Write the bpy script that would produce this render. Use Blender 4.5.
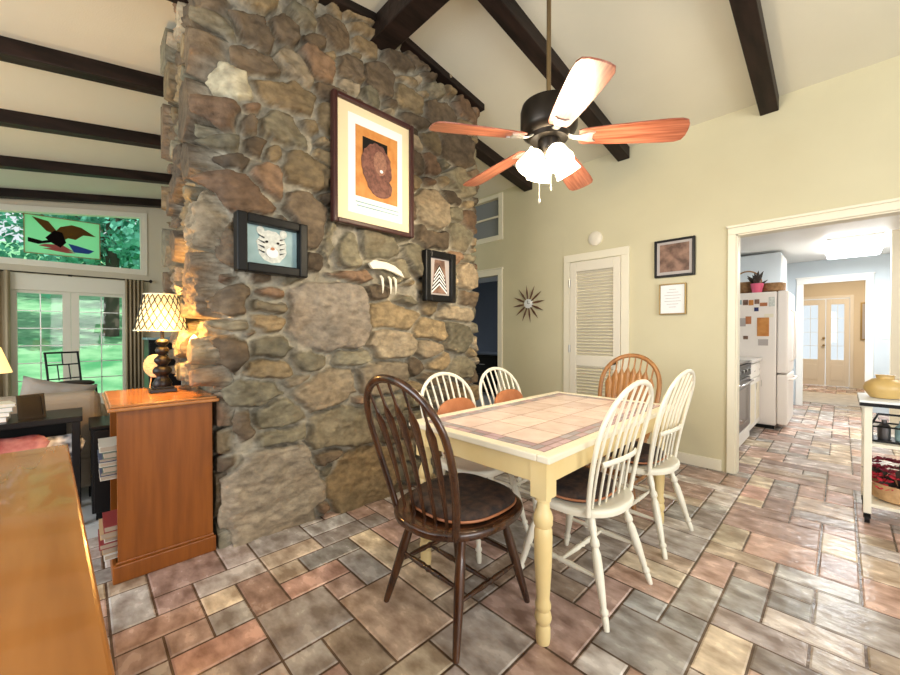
import bpy, bmesh, math, random
import numpy as np
from mathutils import Vector, Matrix
random.seed(7)
PI = math.pi
S = bpy.context.scene
C = S.collection
for o in list(bpy.data.objects): bpy.data.objects.remove(o)

# ---------------------------------------------------------------- camera, world, light, exposure
cd = bpy.data.cameras.new('camera'); cam = bpy.data.objects.new('camera', cd); C.objects.link(cam)
cam.location = (0, 0, 1.22)
cam.rotation_euler = (math.radians(90 - .55), 0, math.radians(45.9))
cd.sensor_width = 36; cd.lens = 380/900*36; cd.clip_start = .05; cd.clip_end = 200
S.camera = cam
S.view_settings.view_transform = 'Standard'; S.view_settings.look = 'None'
S.view_settings.gamma = 1; S.view_settings.use_curve_mapping = False
S.view_settings.exposure = 0.42
W = bpy.data.worlds.new('world'); S.world = W; W.use_nodes = True
bg = W.node_tree.nodes['Background']; bg.inputs[0].default_value = (.86, .95, 1, 1); bg.inputs[1].default_value = .74
sd = bpy.data.lights.new('sun', 'SUN'); sd.energy = 3.4; sd.angle = .02; sd.color = (1, .96, .88)
sun = bpy.data.objects.new('sun', sd); C.objects.link(sun)
sun.rotation_euler = Vector((-.35, -.75, -.95)).to_track_quat('-Z', 'Y').to_euler()
def area(name, loc, aim, sx, sy, power, col):
    d = bpy.data.lights.new(name, 'AREA'); d.shape = 'RECTANGLE'; d.size = sx; d.size_y = sy; d.energy = power; d.color = col
    o = bpy.data.objects.new(name, d); C.objects.link(o); o.location = loc
    o.rotation_euler = (Vector(aim) - Vector(loc)).to_track_quat('-Z', 'Y').to_euler(); return o
area('daylight_fill_rear', (-2.0, -3.6, 1.7), (-1.4, 2, 1.1), 3.6, 1.9, 135, (.95, .97, 1))  # unseen area light added as daylight from behind the camera; no window built
area('daylight_fill_side', (3.0, .5, 1.6), (-2, 2, 1.4), 2.6, 1.7, 88, (1, .97, .93))  # added fill from the open right side, out of view, without a window

# ---------------------------------------------------------------- materials
MC = {}
def mat(name, col, rough=.5, metal=0, col2=None, scale=8, bump=0, bscale=40, stretch=None, spec=.5, emit=None, estr=0, coat=0, detail=4, attr=None, amix=.5, rvar=0):
    if name in MC: return MC[name]
    m = bpy.data.materials.new(name); m.use_nodes = True; nt = m.node_tree; N = nt.nodes; L = nt.links
    b = N['Principled BSDF']; b.inputs['Base Color'].default_value = (*col, 1); b.inputs['Roughness'].default_value = rough
    b.inputs['Metallic'].default_value = metal; b.inputs['Specular IOR Level'].default_value = spec; b.inputs['Coat Weight'].default_value = coat
    if emit: b.inputs['Emission Color'].default_value = (*emit, 1); b.inputs['Emission Strength'].default_value = estr
    tc = N.new('ShaderNodeTexCoord'); mp = N.new('ShaderNodeMapping'); L.new(tc.outputs['Object'], mp.inputs[0])
    if stretch: mp.inputs['Scale'].default_value = stretch
    if col2 or attr:
        n = N.new('ShaderNodeTexNoise'); n.inputs['Scale'].default_value = scale; n.inputs['Detail'].default_value = detail
        L.new(mp.outputs[0], n.inputs[0]); r = N.new('ShaderNodeValToRGB'); L.new(n.outputs[0], r.inputs[0])
        r.color_ramp.elements[0].position = .35; r.color_ramp.elements[1].position = .65
        r.color_ramp.elements[0].color = (*col, 1); r.color_ramp.elements[1].color = (*(col2 or col), 1)
        out = r.outputs[0]
        if attr:
            a = N.new('ShaderNodeAttribute'); a.attribute_name = attr
            x = N.new('ShaderNodeMix'); x.data_type = 'RGBA'; x.blend_type = 'MULTIPLY'; x.inputs[0].default_value = amix
            L.new(a.outputs['Color'], x.inputs[6]); L.new(out, x.inputs[7]); out = x.outputs[2]
        L.new(out, b.inputs['Base Color'])
        if rvar:
            rr = N.new('ShaderNodeMapRange'); rr.inputs[3].default_value = rough - rvar; rr.inputs[4].default_value = rough + rvar
            L.new(n.outputs[0], rr.inputs[0]); L.new(rr.outputs[0], b.inputs['Roughness'])
    if bump:
        n2 = N.new('ShaderNodeTexNoise'); n2.inputs['Scale'].default_value = bscale; n2.inputs['Detail'].default_value = 5
        L.new(mp.outputs[0], n2.inputs[0]); bp = N.new('ShaderNodeBump'); bp.inputs['Strength'].default_value = bump; bp.inputs['Distance'].default_value = .01
        L.new(n2.outputs[0], bp.inputs['Height']); L.new(bp.outputs[0], b.inputs['Normal'])
    MC[name] = m; return m
def glass(name, tint=(1, 1, 1), mixf=.02):
    m = bpy.data.materials.new(name); m.use_nodes = True; nt = m.node_tree; N = nt.nodes; L = nt.links
    N.remove(N['Principled BSDF']); t = N.new('ShaderNodeBsdfTransparent'); t.inputs[0].default_value = (*tint, 1)
    g = N.new('ShaderNodeBsdfGlossy'); g.inputs['Roughness'].default_value = .03; x = N.new('ShaderNodeMixShader'); x.inputs[0].default_value = mixf
    L.new(t.outputs[0], x.inputs[1]); L.new(g.outputs[0], x.inputs[2]); L.new(x.outputs[0], N['Material Output'].inputs[0]); return m
M = dict(
 wall=mat('wall_paint', (.605, .55, .365), .75, col2=(.625, .57, .38), scale=3, bump=.05, bscale=90),
 ceil=mat('ceiling_plaster', (.70, .66, .52), .85, col2=(.72, .68, .54), scale=2, bump=.15, bscale=120),
 beam=mat('dark_beam', (.012, .008, .006), .45, col2=(.028, .016, .012), scale=14, stretch=(1, .15, 1), bump=.4, bscale=20, spec=.15),
 trim=mat('white_trim', (.80, .74, .58), .45),
 white=mat('white_paint', (.85, .83, .78), .4),
 lvwall=mat('living_wall', (.66, .58, .42), .8),
 blue=mat('pale_blue_wall', (.58, .64, .68), .7),
 darkblue=mat('dark_blue_wall', (.12, .14, .18), .7),
 foyer=mat('foyer_wall', (.70, .60, .45), .7),
 door=mat('door_paint', (.76, .70, .57), .45),
 fdoor=mat('front_door_paint', (.76, .69, .58), .45),
 tile=mat('slate_tile', (.55, .49, .46), .25, col2=(1.22, 1.23, 1.26), scale=8, bump=.55, bscale=14, attr='tint', amix=1, stretch=(1, 1.6, 1), rvar=.12, detail=7, spec=.5),
 carpet=mat('carpet', (.62, .62, .60), .95, bump=.4, bscale=300),
 stone=mat('stone_mix', (.74, .71, .67), .8, col2=(1.24, 1.20, 1.13), scale=17, bump=1.0, bscale=26, attr='tint', amix=1, detail=11, stretch=(1, 1, 1.4), spec=.35),
 wood=mat('honey_wood', (.21, .060, .007), .38, col2=(.28, .085, .011), scale=5, stretch=(6, 6, .5), coat=.05, spec=.3),
 topwood=mat('maple_top', (.34, .125, .025), .22, col2=(.44, .17, .035), scale=3, stretch=(.5, 5, 5), coat=.4, rvar=.04),
 brown=mat('walnut_chair', (.028, .011, .006), .25, col2=(.085, .032, .011), scale=9, stretch=(3, 3, .6), coat=.3),
 oak=mat('oak_chair', (.26, .11, .032), .35, col2=(.38, .17, .05), scale=9, stretch=(3, 3, .6)),
 cream=mat('cream_chair', (.82, .77, .62), .38, col2=(.86, .81, .67), scale=10),
 yellow=mat('cream_table', (.76, .57, .25), .4, col2=(.80, .63, .31), scale=6),
 cream2=mat('cream_table_edge', (.84, .76, .58), .35),
 blackpl=mat('black_lacquer', (.008, .007, .007), .35, spec=.25),
 cushion=mat('dark_cushion', (.018, .012, .010), .8, col2=(.07, .035, .02), scale=25, bump=.4, bscale=120),
 leather=mat('tan_leather', (.36, .12, .04), .5, col2=(.48, .18, .07), scale=10, bump=.2, bscale=60),
 bronze=mat('oiled_bronze', (.035, .028, .022), .35, .8),
 rod=mat('brass_rod', (.25, .17, .08), .4, .7),
 silver=mat('brushed_iron', (.62, .60, .55), .35, .7),
 blade=mat('cherry_blade', (.20, .045, .02), .3, col2=(.46, .17, .10), scale=5, stretch=(.6, 12, 1), coat=.3),
 chrome=mat('chrome', (.7, .7, .7), .2, 1),
 blackm=mat('black_metal', (.012, .012, .012), .4, .5),
 fridge=mat('fridge_white', (.84, .78, .72), .35),
 oven=mat('oven_glass', (.03, .03, .035), .08),
 steel=mat('steel_front', (.16, .15, .15), .3, .8),
 counter=mat('counter_top', (.62, .60, .56), .3, col2=(.7, .68, .64), scale=60),
 sofa=mat('sofa_fabric', (.36, .29, .21), .9, bump=.3, bscale=150),
 pillow=mat('pillow_fabric', (.33, .30, .26), .9, col2=(.30, .25, .20), scale=12, bump=.3, bscale=120),
 red=mat('red_cloth', (.18, .01, .015), .85, col2=(.50, .22, .20), scale=9),
 pattern=mat('patterned_cloth', (.05, .05, .06), .85, col2=(.75, .73, .72), scale=22, detail=1),
 curtain=mat('curtain_cloth', (.42, .32, .19), .85, col2=(.48, .38, .24), scale=20, stretch=(1, 1, .1)),
 vase=mat('ochre_vase', (.52, .34, .11), .35, col2=(.60, .42, .16), scale=8),
 flower=mat('red_flower', (.55, .02, .04), .6), pink=mat('pink_pot', (.75, .12, .22), .5),
 wicker=mat('wicker', (.36, .20, .08), .7, col2=(.22, .11, .04), scale=30, bump=.5, bscale=90),
 wickl=mat('pale_wicker', (.62, .40, .20), .7, col2=(.5, .3, .14), scale=30, bump=.5, bscale=90),
 leaf=mat('tree_leaf', (.04, .30, .18), .6, col2=(.18, .62, .44), scale=2.4), bark=mat('tree_bark', (.10, .08, .06), .9),
 lawn=mat('lawn_grass', (.07, .34, .13), .9, col2=(.30, .62, .32), scale=1.6, detail=8),
 darkl=mat('dark_leaf', (.03, .02, .012), .7),
 paper=mat('paper_white', (.80, .82, .82), .6), mattan=mat('cream_mat', (.78, .66, .42), .6),
 orange=mat('orange_print', (.60, .27, .07), .6, col2=(.50, .19, .04), scale=15), mane=mat('mane_print', (.10, .035, .025), .6, col2=(.22, .09, .06), scale=40),
 face=mat('face_print', (.33, .16, .10), .6, col2=(.20, .09, .06), scale=60),
 pblue=mat('blue_print', (.20, .32, .33), .5, col2=(.30, .44, .46), scale=8), pgrey=mat('grey_print', (.5, .52, .48), .6, col2=(.7, .72, .66), scale=50),
 pdark=mat('dark_print', (.10, .05, .03), .6, col2=(.28, .16, .11), scale=14), greymat=mat('grey_mat', (.42, .38, .36), .6),
 gold=mat('old_gold', (.30, .20, .07), .4, .5), black=mat('black_frame', (.005, .005, .005), .4, spec=.2), dkred=mat('mahogany_frame', (.045, .012, .010), .35),
 bone=mat('bone', (.80, .74, .58), .5), navy=mat('navy_print', (.02, .03, .12), .6),
 vent=mat('grey_glass', (.22, .23, .24), .5), rug=mat('rug_weave', (.50, .46, .40), .95, col2=(.68, .62, .54), scale=6, detail=6),
)
M['glass'] = glass('window_glass'); M['sglass'] = glass('smoked_glass', (.35, .45, .4), .15)
M['bulb'] = mat('fan_glass_lit', (1, .95, .85), .4, emit=(1, .88, .66), estr=7)
M['shade'] = mat('lamp_shade_lit', (.85, .72, .42), .8, emit=(1, .68, .26), estr=.55)
M['shade2'] = mat('lamp_shade_small', (.9, .7, .4), .8, emit=(1, .62, .22), estr=1.3)
M['tube'] = mat('fluorescent_lens', (1, 1, 1), .4, emit=(.95, .98, 1), estr=5)
M['stained'] = mat('pale_green_glass', (.45, .85, .55), .2, emit=None)
b = M['stained'].node_tree.nodes['Principled BSDF']; b.inputs['Transmission Weight'].default_value = .0; b.inputs['Subsurface Weight'].default_value = 0
def translucent(name, col):
    m = bpy.data.materials.new(name); m.use_nodes = True; N = m.node_tree.nodes; L = m.node_tree.links
    N.remove(N['Principled BSDF']); t = N.new('ShaderNodeBsdfTranslucent'); d = N.new('ShaderNodeBsdfDiffuse'); x = N.new('ShaderNodeMixShader'); x.inputs[0].default_value = .25
    t.inputs[0].default_value = (*col, 1); d.inputs[0].default_value = (*col, 1)
    L.new(t.outputs[0], x.inputs[1]); L.new(d.outputs[0], x.inputs[2]); L.new(x.outputs[0], N['Material Output'].inputs[0]); return m
for k, c in (('sgreen', (.62, 1, .72)), ('sbrown', (.35, .16, .05)), ('sdark', (.03, .02, .02)), ('sred', (.8, .25, .25)), ('sblue', (.12, .2, .6))): M[k] = translucent('stained_' + k, c)

# ---------------------------------------------------------------- mesh helpers
def new(): return bmesh.new()
def box(bm, x0, y0, z0, x1, y1, z1, mtx=None):
    v = [bm.verts.new((x, y, z)) for z in (z0, z1) for x, y in ((x0, y0), (x1, y0), (x1, y1), (x0, y1))]
    for f in ((3, 2, 1, 0), (4, 5, 6, 7), (0, 1, 5, 4), (1, 2, 6, 5), (2, 3, 7, 6), (3, 0, 4, 7)): bm.faces.new([v[i] for i in f])
    if mtx is not None:
        for q in v: q.co = mtx @ q.co
    return bm
def tube(bm, pts, rad, seg=10, flat=None):
    pts = [Vector(p) for p in pts]; n = len(pts)
    if not hasattr(rad, '__len__'): rad = [rad]*n
    rings = []; T0 = None; U = None
    for i, p in enumerate(pts):
        T = (pts[min(i+1, n-1)] - pts[max(i-1, 0)]).normalized()
        if U is None: U = T.orthogonal().normalized() if flat is None else (Vector(flat) - T*T.dot(Vector(flat))).normalized()
        else: U = (U - T*T.dot(U)).normalized()
        V = T.cross(U)
        r = rad[i]; ra, rb = r if hasattr(r, '__len__') else (r, r)
        rings.append([bm.verts.new(p + U*math.cos(a)*ra + V*math.sin(a)*rb) for a in (2*PI*k/seg for k in range(seg))])
    for a, b in zip(rings, rings[1:]):
        for k in range(seg): bm.faces.new((a[k], a[(k+1) % seg], b[(k+1) % seg], b[k]))
    bm.faces.new(rings[0][::-1]); bm.faces.new(rings[-1]); return bm
def lathe(bm, prof, seg=24, c=(0, 0, 0), mtx=None):
    rings = []
    for r, z in prof:
        rings.append([bm.verts.new((c[0]+max(r, .0004)*math.cos(2*PI*k/seg), c[1]+max(r, .0004)*math.sin(2*PI*k/seg), c[2]+z)) for k in range(seg)])
    for a, b in zip(rings, rings[1:]):
        for k in range(seg): bm.faces.new((a[k], a[(k+1) % seg], b[(k+1) % seg], b[k]))
    if prof[0][0] > 1e-3 or True: bm.faces.new(rings[0][::-1])
    bm.faces.new(rings[-1])
    if mtx is not None:
        for r_ in rings:
            for v in r_: v.co = mtx @ v.co
    return bm
def prism(bm, poly, z0, z1, mtx=None):
    a = [bm.verts.new((x, y, z0)) for x, y in poly]; b = [bm.verts.new((x, y, z1)) for x, y in poly]; n = len(poly)
    bm.faces.new(a[::-1]); bm.faces.new(b)
    for k in range(n): bm.faces.new((a[k], a[(k+1) % n], b[(k+1) % n], b[k]))
    if mtx is not None:
        for v in a+b: v.co = mtx @ v.co
    return bm
def turned(bm, p0, p1, prof, seg=12):
    p0 = Vector(p0); p1 = Vector(p1); return tube(bm, [p0.lerp(p1, t) for t, r in prof], [r for t, r in prof], seg)
def obj(name, bm, m, parent=None, smooth=False, bevel=0, loc=None, rot=None, segs=2, label=None):
    bmesh.ops.recalc_face_normals(bm, faces=bm.faces)
    me = bpy.data.meshes.new(name); bm.to_mesh(me); bm.free()
    if isinstance(m, str): m = M[m]
    me.materials.append(m); o = bpy.data.objects.new(name, me); C.objects.link(o)
    if smooth:
        for p in me.polygons: p.use_smooth = True
        try: me.set_sharp_from_angle(angle=math.radians(smooth if smooth > 1 else 50))
        except Exception: pass
    if bevel:
        md = o.modifiers.new('bevel', 'BEVEL'); md.width = bevel; md.segments = segs; md.limit_method = 'ANGLE'
    if parent: o.parent = parent
    if loc: o.location = loc
    if rot: o.rotation_euler = rot
    if label: o['label'] = label
    return o
def thing(name, label, cat, loc=(0, 0, 0), rz=0, group=None):
    o = bpy.data.objects.new(name, None); C.objects.link(o); o.location = loc; o.rotation_euler = (0, 0, rz); o.empty_display_size = .1
    o['label'] = label; o['category'] = cat
    if group: o['group'] = group
    return o
def tag(o, label, cat, group=None):
    o['label'] = label; o['category'] = cat
    if group: o['group'] = group
    return o
def struct(name, bm, m, parent=None, **k):
    o = obj(name, bm, m, parent, **k)
    if parent is None: o['kind'] = 'structure'
    return o
def dup(root, loc, rz, label, group=None):
    r = root.copy(); C.objects.link(r); r.location = loc; r.rotation_euler = (0, 0, rz); r['label'] = label
    if group: r['group'] = group
    for ch in list(root.children):
        c = ch.copy(); C.objects.link(c); c.parent = r
        for g in ch.children:
            d = g.copy(); C.objects.link(d); d.parent = c
    return r

# ---------------------------------------------------------------- constants of the house
YB = 4.08          # dining room rear wall
YR, ZR, PT = 1.62, 3.53, .155
def zc(y): return ZR - PT*abs(y - YR)
XS, YC, YE = -2.42, .60, 2.665  # stone face, its near corner, its far end
XW = -8.0          # window wall of the living room

# ---------------------------------------------------------------- floor
random.seed(3)
def tile_floor(x0, y0, nx, ny, u):
    bm = new(); cl = bm.loops.layers.color.new('tint')
    pal = [(.74, .62, .55), (.76, .62, .56), (.72, .68, .64), (.70, .68, .65), (.77, .70, .61), (.72, .61, .56), (.74, .69, .66), (.78, .68, .62), (.68, .67, .65), (.81, .75, .65), (.75, .64, .59), (.73, .65, .57), (.74, .71, .68)]
    occ = [[0]*ny for _ in range(nx)]; g = .0045
    sizes = [(2, 2), (2, 1), (1, 2), (3, 2), (2, 1), (1, 1), (3, 1), (2, 2), (1, 1), (1, 2), (2, 1)]
    gv = [bm.verts.new((x, y, -.004)) for x, y in ((x0, y0), (x0+nx*u, y0), (x0+nx*u, y0+ny*u), (x0, y0+ny*u))]
    f = bm.faces.new(gv)
    for l in f.loops: l[cl] = (.40, .33, .27, 1)
    for j in range(ny):
        for i in range(nx):
            if occ[i][j]: continue
            random.shuffle(sizes)
            for w, h in sizes + [(1, 1)]:
                if i+w <= nx and j+h <= ny and all(not occ[i+a][j+b] for a in range(w) for b in range(h)): break
            for a in range(w):
                for b in range(h): occ[i+a][j+b] = 1
            xa, ya, xb, yb = x0+i*u+g, y0+j*u+g, x0+(i+w)*u-g, y0+(j+h)*u-g
            c = random.choice(pal); k = random.uniform(.85, 1.12); c = (c[0]*k, c[1]*k, c[2]*k, 1); e = .006
            lo = [bm.verts.new(p) for p in ((xa, ya, -.004), (xb, ya, -.004), (xb, yb, -.004), (xa, yb, -.004))]
            hi = [bm.verts.new(p) for p in ((xa+e, ya+e, 0), (xb-e, ya+e, 0), (xb-e, yb-e, 0), (xa+e, yb-e, 0))]
            fs = [bm.faces.new(hi)] + [bm.faces.new((lo[q], lo[(q+1) % 4], hi[(q+1) % 4], hi[q])) for q in range(4)]
            for f in fs:
                for l in f.loops: l[cl] = c
    return bm
struct('floor', tile_floor(-3.12, -1.9, 37, 96, .152), 'tile')
bm = new(); box(bm, -8.1, -3.2, -.1, -3.12, 4.2, -.002); struct('floor_living', bm, 'carpet')
bm = new(); box(bm, -3.12, 4.2, -.1, 2.6, 13, -.01); box(bm, -6, 4.2, -.1, -3.12, 7, -.004); struct('floor_hall', bm, 'counter')

# ---------------------------------------------------------------- ceiling and beams
bm = new()
for ya, yb in ((-1.8, YR), (YR, YB+.1)):
    v = [bm.verts.new(p) for p in ((-8.1, ya, zc(ya)), (2.7, ya, zc(ya)), (2.7, yb, zc(yb)), (-8.1, yb, zc(yb)))]
    w = [bm.verts.new(q.co + Vector((0, 0, .12))) for q in v]
    bm.faces.new(v[::-1]); bm.faces.new(w)
    for k in range(4): bm.faces.new((v[k], v[(k+1) % 4], w[(k+1) % 4], w[k]))
struct('ceiling', bm, 'ceil')
def beam(x, ya, yb, w=.12, d=.115):
    bm = new()
    v = [bm.verts.new((x+sx*w/2, y, zc(y)-dz)) for y in (ya, yb) for sx, dz in ((-1, d), (1, d), (1, -.01), (-1, -.01))]
    for f in ((3, 2, 1, 0), (4, 5, 6, 7), (0, 1, 5, 4), (1, 2, 6, 5), (2, 3, 7, 6), (3, 0, 4, 7)): bm.faces.new([v[i] for i in f])
    return bm
n = 1
for x in (.75, -.43, -1.6, -2.78, -4.0, -5.22, -6.5, -7.84):
    if x > -2: segs = ((-1.7, YR-.09), (YR+.09, YB))
    elif x > -3.5: segs = ((-1.7, YC-.09), (YE+.06, YB))
    else: segs = ((-1.7, YR), (YR, YB))
    bm = new()
    for ya, yb in segs:
        tmp = beam(x, ya, yb); me = bpy.data.meshes.new('t'); tmp.to_mesh(me); tmp.free(); bm.from_mesh(me); bpy.data.meshes.remove(me)
    struct('trim_%d' % n, bm, 'beam', bevel=.006); n += 1
bm = new(); box(bm, XS-.02, YR-.09, 3.355, 2.6, YR+.09, ZR+.02); struct('trim_%d' % n, bm, 'beam', bevel=.008); n += 1
# dark moulding where the stone meets the ceiling
bm = new()
for ya, yb in ((YC-.02, YR-.09), (YR+.09, YE+.05)):
    v = [bm.verts.new((x, y, zc(y)-dz)) for y in (ya, yb) for x, dz in ((XS-.05, .055), (XS+.085, .055), (XS+.085, -.005), (XS-.05, -.005))]
    for f in ((3, 2, 1, 0), (4, 5, 6, 7), (0, 1, 5, 4), (1, 2, 6, 5), (2, 3, 7, 6), (3, 0, 4, 7)): bm.faces.new([v[i] for i in f])
struct('trim_%d' % n, bm, 'beam', bevel=.006); n += 1

# ---------------------------------------------------------------- walls
bm = new(); T = YB+.12
KX0, KX1, KZ = -.648, 1.35, 2.085
box(bm, -8.1, YB, 0, -4.05, T, 3.3); box(bm, -4.05, YB, 2.03, -3.25, T, 2.56); box(bm, -4.05, YB, 3.07, -3.25, T, 3.3)
box(bm, -3.25, YB, 0, KX0, T, 3.3); box(bm, KX0, YB, KZ, KX1, T, 3.3); box(bm, KX1, YB, 0, 2.7, T, 3.3)
struct('wall_back', bm, 'wall')
bm = new()  # window wall of the living room with openings
for y0, z0, y1, z1 in ((-3, 0, -.80, 2.2), (-.80, 2.07, .60, 2.2), (.60, 0, 4.2, 2.2), (.74, 2.2, 4.2, 3.6), (-3, 2.2, -1.9, 3.6)): box(bm, XW-.14, y0, z0, XW, y1, z1)
v = [bm.verts.new((x, y, z)) for x in (XW-.14, XW) for y, z in ((-1.9, zc(-1.9)-.18), (.74, zc(.74)-.20), (.74, zc(.74)+.05), (-1.9, zc(-1.9)+.05))]
for f in ((3, 2, 1, 0), (4, 5, 6, 7), (0, 1, 5, 4), (1, 2, 6, 5), (2, 3, 7, 6), (3, 0, 4, 7)): bm.faces.new([v[i] for i in f])
struct('wall_left', bm, 'lvwall')
# rooms beyond
bm = new(); box(bm, -1.42, T, 0, -1.34, 8.8, 2.46); struct('wall_kitchen_left', bm, 'blue')
bm = new(); box(bm, -1.42, 8.8, 0, -.47, 8.92, 2.46); box(bm, -.47, 8.8, 2.07, .26, 8.92, 2.46); box(bm, .26, 8.8, 0, 2.6, 8.92, 2.46); struct('wall_kitchen_far', bm, 'blue')
bm = new(); box(bm, .40, 6.86, 0, 2.6, 6.98, 2.46); struct('wall_kitchen_right', bm, 'trim')
bm = new(); box(bm, 2.5, T, 0, 2.6, 6.86, 2.46); struct('wall_right', bm, 'wall')
bm = new(); box(bm, -1.42, 8.92, 0, -1.34, 12.5, 2.46); box(bm, -1.42, 12.5, 0, -.72, 12.62, 2.46); box(bm, -.72, 12.5, 2.06, .12, 12.62, 2.46); box(bm, .12, 12.5, 0, 2.6, 12.62, 2.46); box(bm, 1.3, 8.92, 0, 1.4, 12.5, 2.46); struct('wall_foyer', bm, 'foyer')
bm = new(); box(bm, -1.42, T, 2.44, 2.6, 12.62, 2.52); struct('ceiling_kitchen', bm, 'white')
bm = new(); box(bm, -7, 7.0, 0, -1.5, 7.1, 2.46); box(bm, -7, T, 0, -6.9, 7, 2.46); box(bm, -1.55, T, 0, -1.45, 7, 2.46); struct('wall_hall', bm, 'darkblue')
bm = new(); box(bm, -7, T, 2.46, -1.45, 7.1, 2.52); struct('ceiling_hall', bm, 'white')
bm = new()
box(bm, -3.25, YB-.018, 0, -2.32, YB, .10); box(bm, -1.50, YB-.018, 0, KX0-.09, YB, .10)
struct('baseboard_back', bm, 'trim', bevel=.005)
def casing(x0, x1, z, w=.085, d=.022, y=YB):
    bm = new(); box(bm, x0-w, y-d, 0, x0, y, z); box(bm, x1, y-d, 0, x1+w, y, z); box(bm, x0-w, y-d, z, x1+w, y, z+w); box(bm, x0-w-.012, y-d-.012, z+w, x1+w+.012, y, z+w+.022); return bm
struct('trim_%d' % n, casing(KX0+.005, KX1, KZ-.005, .058), 'trim', bevel=.004); n += 1
bm = new(); box(bm, KX0, YB, 0, KX0+.015, T, KZ); box(bm, KX0, YB, KZ-.015, KX1, T, KZ); struct('trim_%d' % n, bm, 'trim'); n += 1
struct('trim_%d' % n, casing(-4.04, -3.26, 2.02, .075), 'trim', bevel=.004); n += 1
struct('trim_%d' % n, casing(-.46, .25, 2.06, .09, y=8.8), 'white', bevel=.004); n += 1
bm = new(); box(bm, .40, 6.84, 0, 2.5, 6.86, .1); struct('baseboard_right', bm, 'white')

# louvered closet door in the back wall
t = thing('louvered_closet_door', 'cream louvered closet door with two slatted panels left of the framed pictures', 'door', (-1.905, YB, 0))
DW, DH = .285, 2.035
bm = new(); w = .085; d = .022
box(bm, -DW-w, -d, 0, -DW-.004, 0, DH+.01); box(bm, DW+.004, -d, 0, DW+w, 0, DH+.01); box(bm, -DW-w, -d, DH+.01, DW+w, 0, DH+.095)
obj('door_casing', bm, 'trim', t, bevel=.004)
bm = new(); y0, y1 = -.018, 0
s = .075
for a in ((-DW, .02, -DW+s, DH), (DW-s, .02, DW, DH), (-DW+s, DH-.11, DW-s, DH), (-DW+s, .86, DW-s, .98), (-DW+s, .02, DW-s, .22)): box(bm, a[0], -.030, a[1], a[2], 0, a[3])
obj('door_frame', bm, 'door', t, bevel=.003)
for za, zb in ((.22, .86), (.98, DH-.11)):
    bm = new(); k = int((zb-za)/.034)
    for i in range(k):
        z = za + (i+.5)*(zb-za)/k; mt = Matrix.Translation((0, -.012, z)) @ Matrix.Rotation(math.radians(-38), 4, 'X')
        box(bm, -DW+s, -.016, -.003, DW-s, .016, .003, mt)
    obj('louver_panel', bm, 'door', t)
for z in (.30, 1.05, 1.80):
    bm = new(); tube(bm, [(-DW-.004, -.034, z-.045), (-DW-.004, -.034, z+.045)], .007, 8); box(bm, -DW-.018, -.033, z-.04, -DW+.012, -.029, z+.04); obj('hinge', bm, 'silver', t)
bm = new(); mt = Matrix.Translation((DW-.04, -.03, .92)) @ Matrix.Rotation(PI/2, 4, 'X')
lathe(bm, [(.022, 0), (.022, .006), (.010, .010), (.009, .03), (.022, .042), (.026, .055), (.018, .068), (0, .07)], 16, mtx=mt); obj('door_knob', bm, 'bronze', t, smooth=1)

# clerestory window high in the back wall
wf = new(); x0, x1, z0, z1 = -4.05, -3.25, 2.56, 3.07
for a in ((x0-.07, z0-.07, x0, z1+.05), (x1, z0-.07, x1+.07, z1+.05), (x0, z0-.07, x1, z0), (x0, z1, x1, z1+.05), (x0, 2.80, x1, 2.825)): box(wf, a[0], YB-.022, a[1], a[2], YB, a[3])
w1 = struct('window_1', wf, 'trim', bevel=.004)
bm = new(); box(bm, x0, YB+.05, z0, x1, YB+.06, z1); obj('window_pane', bm, 'vent', w1)

# ---------------------------------------------------------------- living room: transom window and French doors
# transom: sloping top
def yz_frame(bm, pts, w, x0, x1):
    # ring following a closed polygon in the YZ plane, w wide outwards
    c = Vector((sum(p[0] for p in pts)/len(pts), sum(p[1] for p in pts)/len(pts)))
    out = []
    for y, z in pts: out.append((y+math.copysign(w, y-c.x), z+math.copysign(w, z-c.y)))
    n_ = len(pts)
    for i in range(n_):
        a, b2, c2, d2 = pts[i], pts[(i+1) % n_], out[(i+1) % n_], out[i]
        v = [bm.verts.new((x, q[0], q[1])) for x in (x0, x1) for q in (a, b2, c2, d2)]
        for f in ((3, 2, 1, 0), (4, 5, 6, 7), (0, 1, 5, 4), (1, 2, 6, 5), (2, 3, 7, 6), (3, 0, 4, 7)): bm.faces.new([v[k] for k in f])
P = [(-1.9, 2.27), (.70, 2.27), (.70, zc(.70)-.27), (-1.9, zc(-1.9)-.24)]
bm = new(); yz_frame(bm, P, .085, XW-.10, XW+.02); w2 = struct('window_2', bm, 'trim')
bm = new(); v = [bm.verts.new((XW-.06, y, z)) for y, z in P]; bm.faces.new(v); w = [bm.verts.new((XW-.066, y, z)) for y, z in P]; bm.faces.new(w[::-1])
for k in range(4): bm.faces.new((v[k], v[(k+1) % 4], w[(k+1) % 4], w[k]))
obj('window_pane', bm, 'glass', w2)
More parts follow.
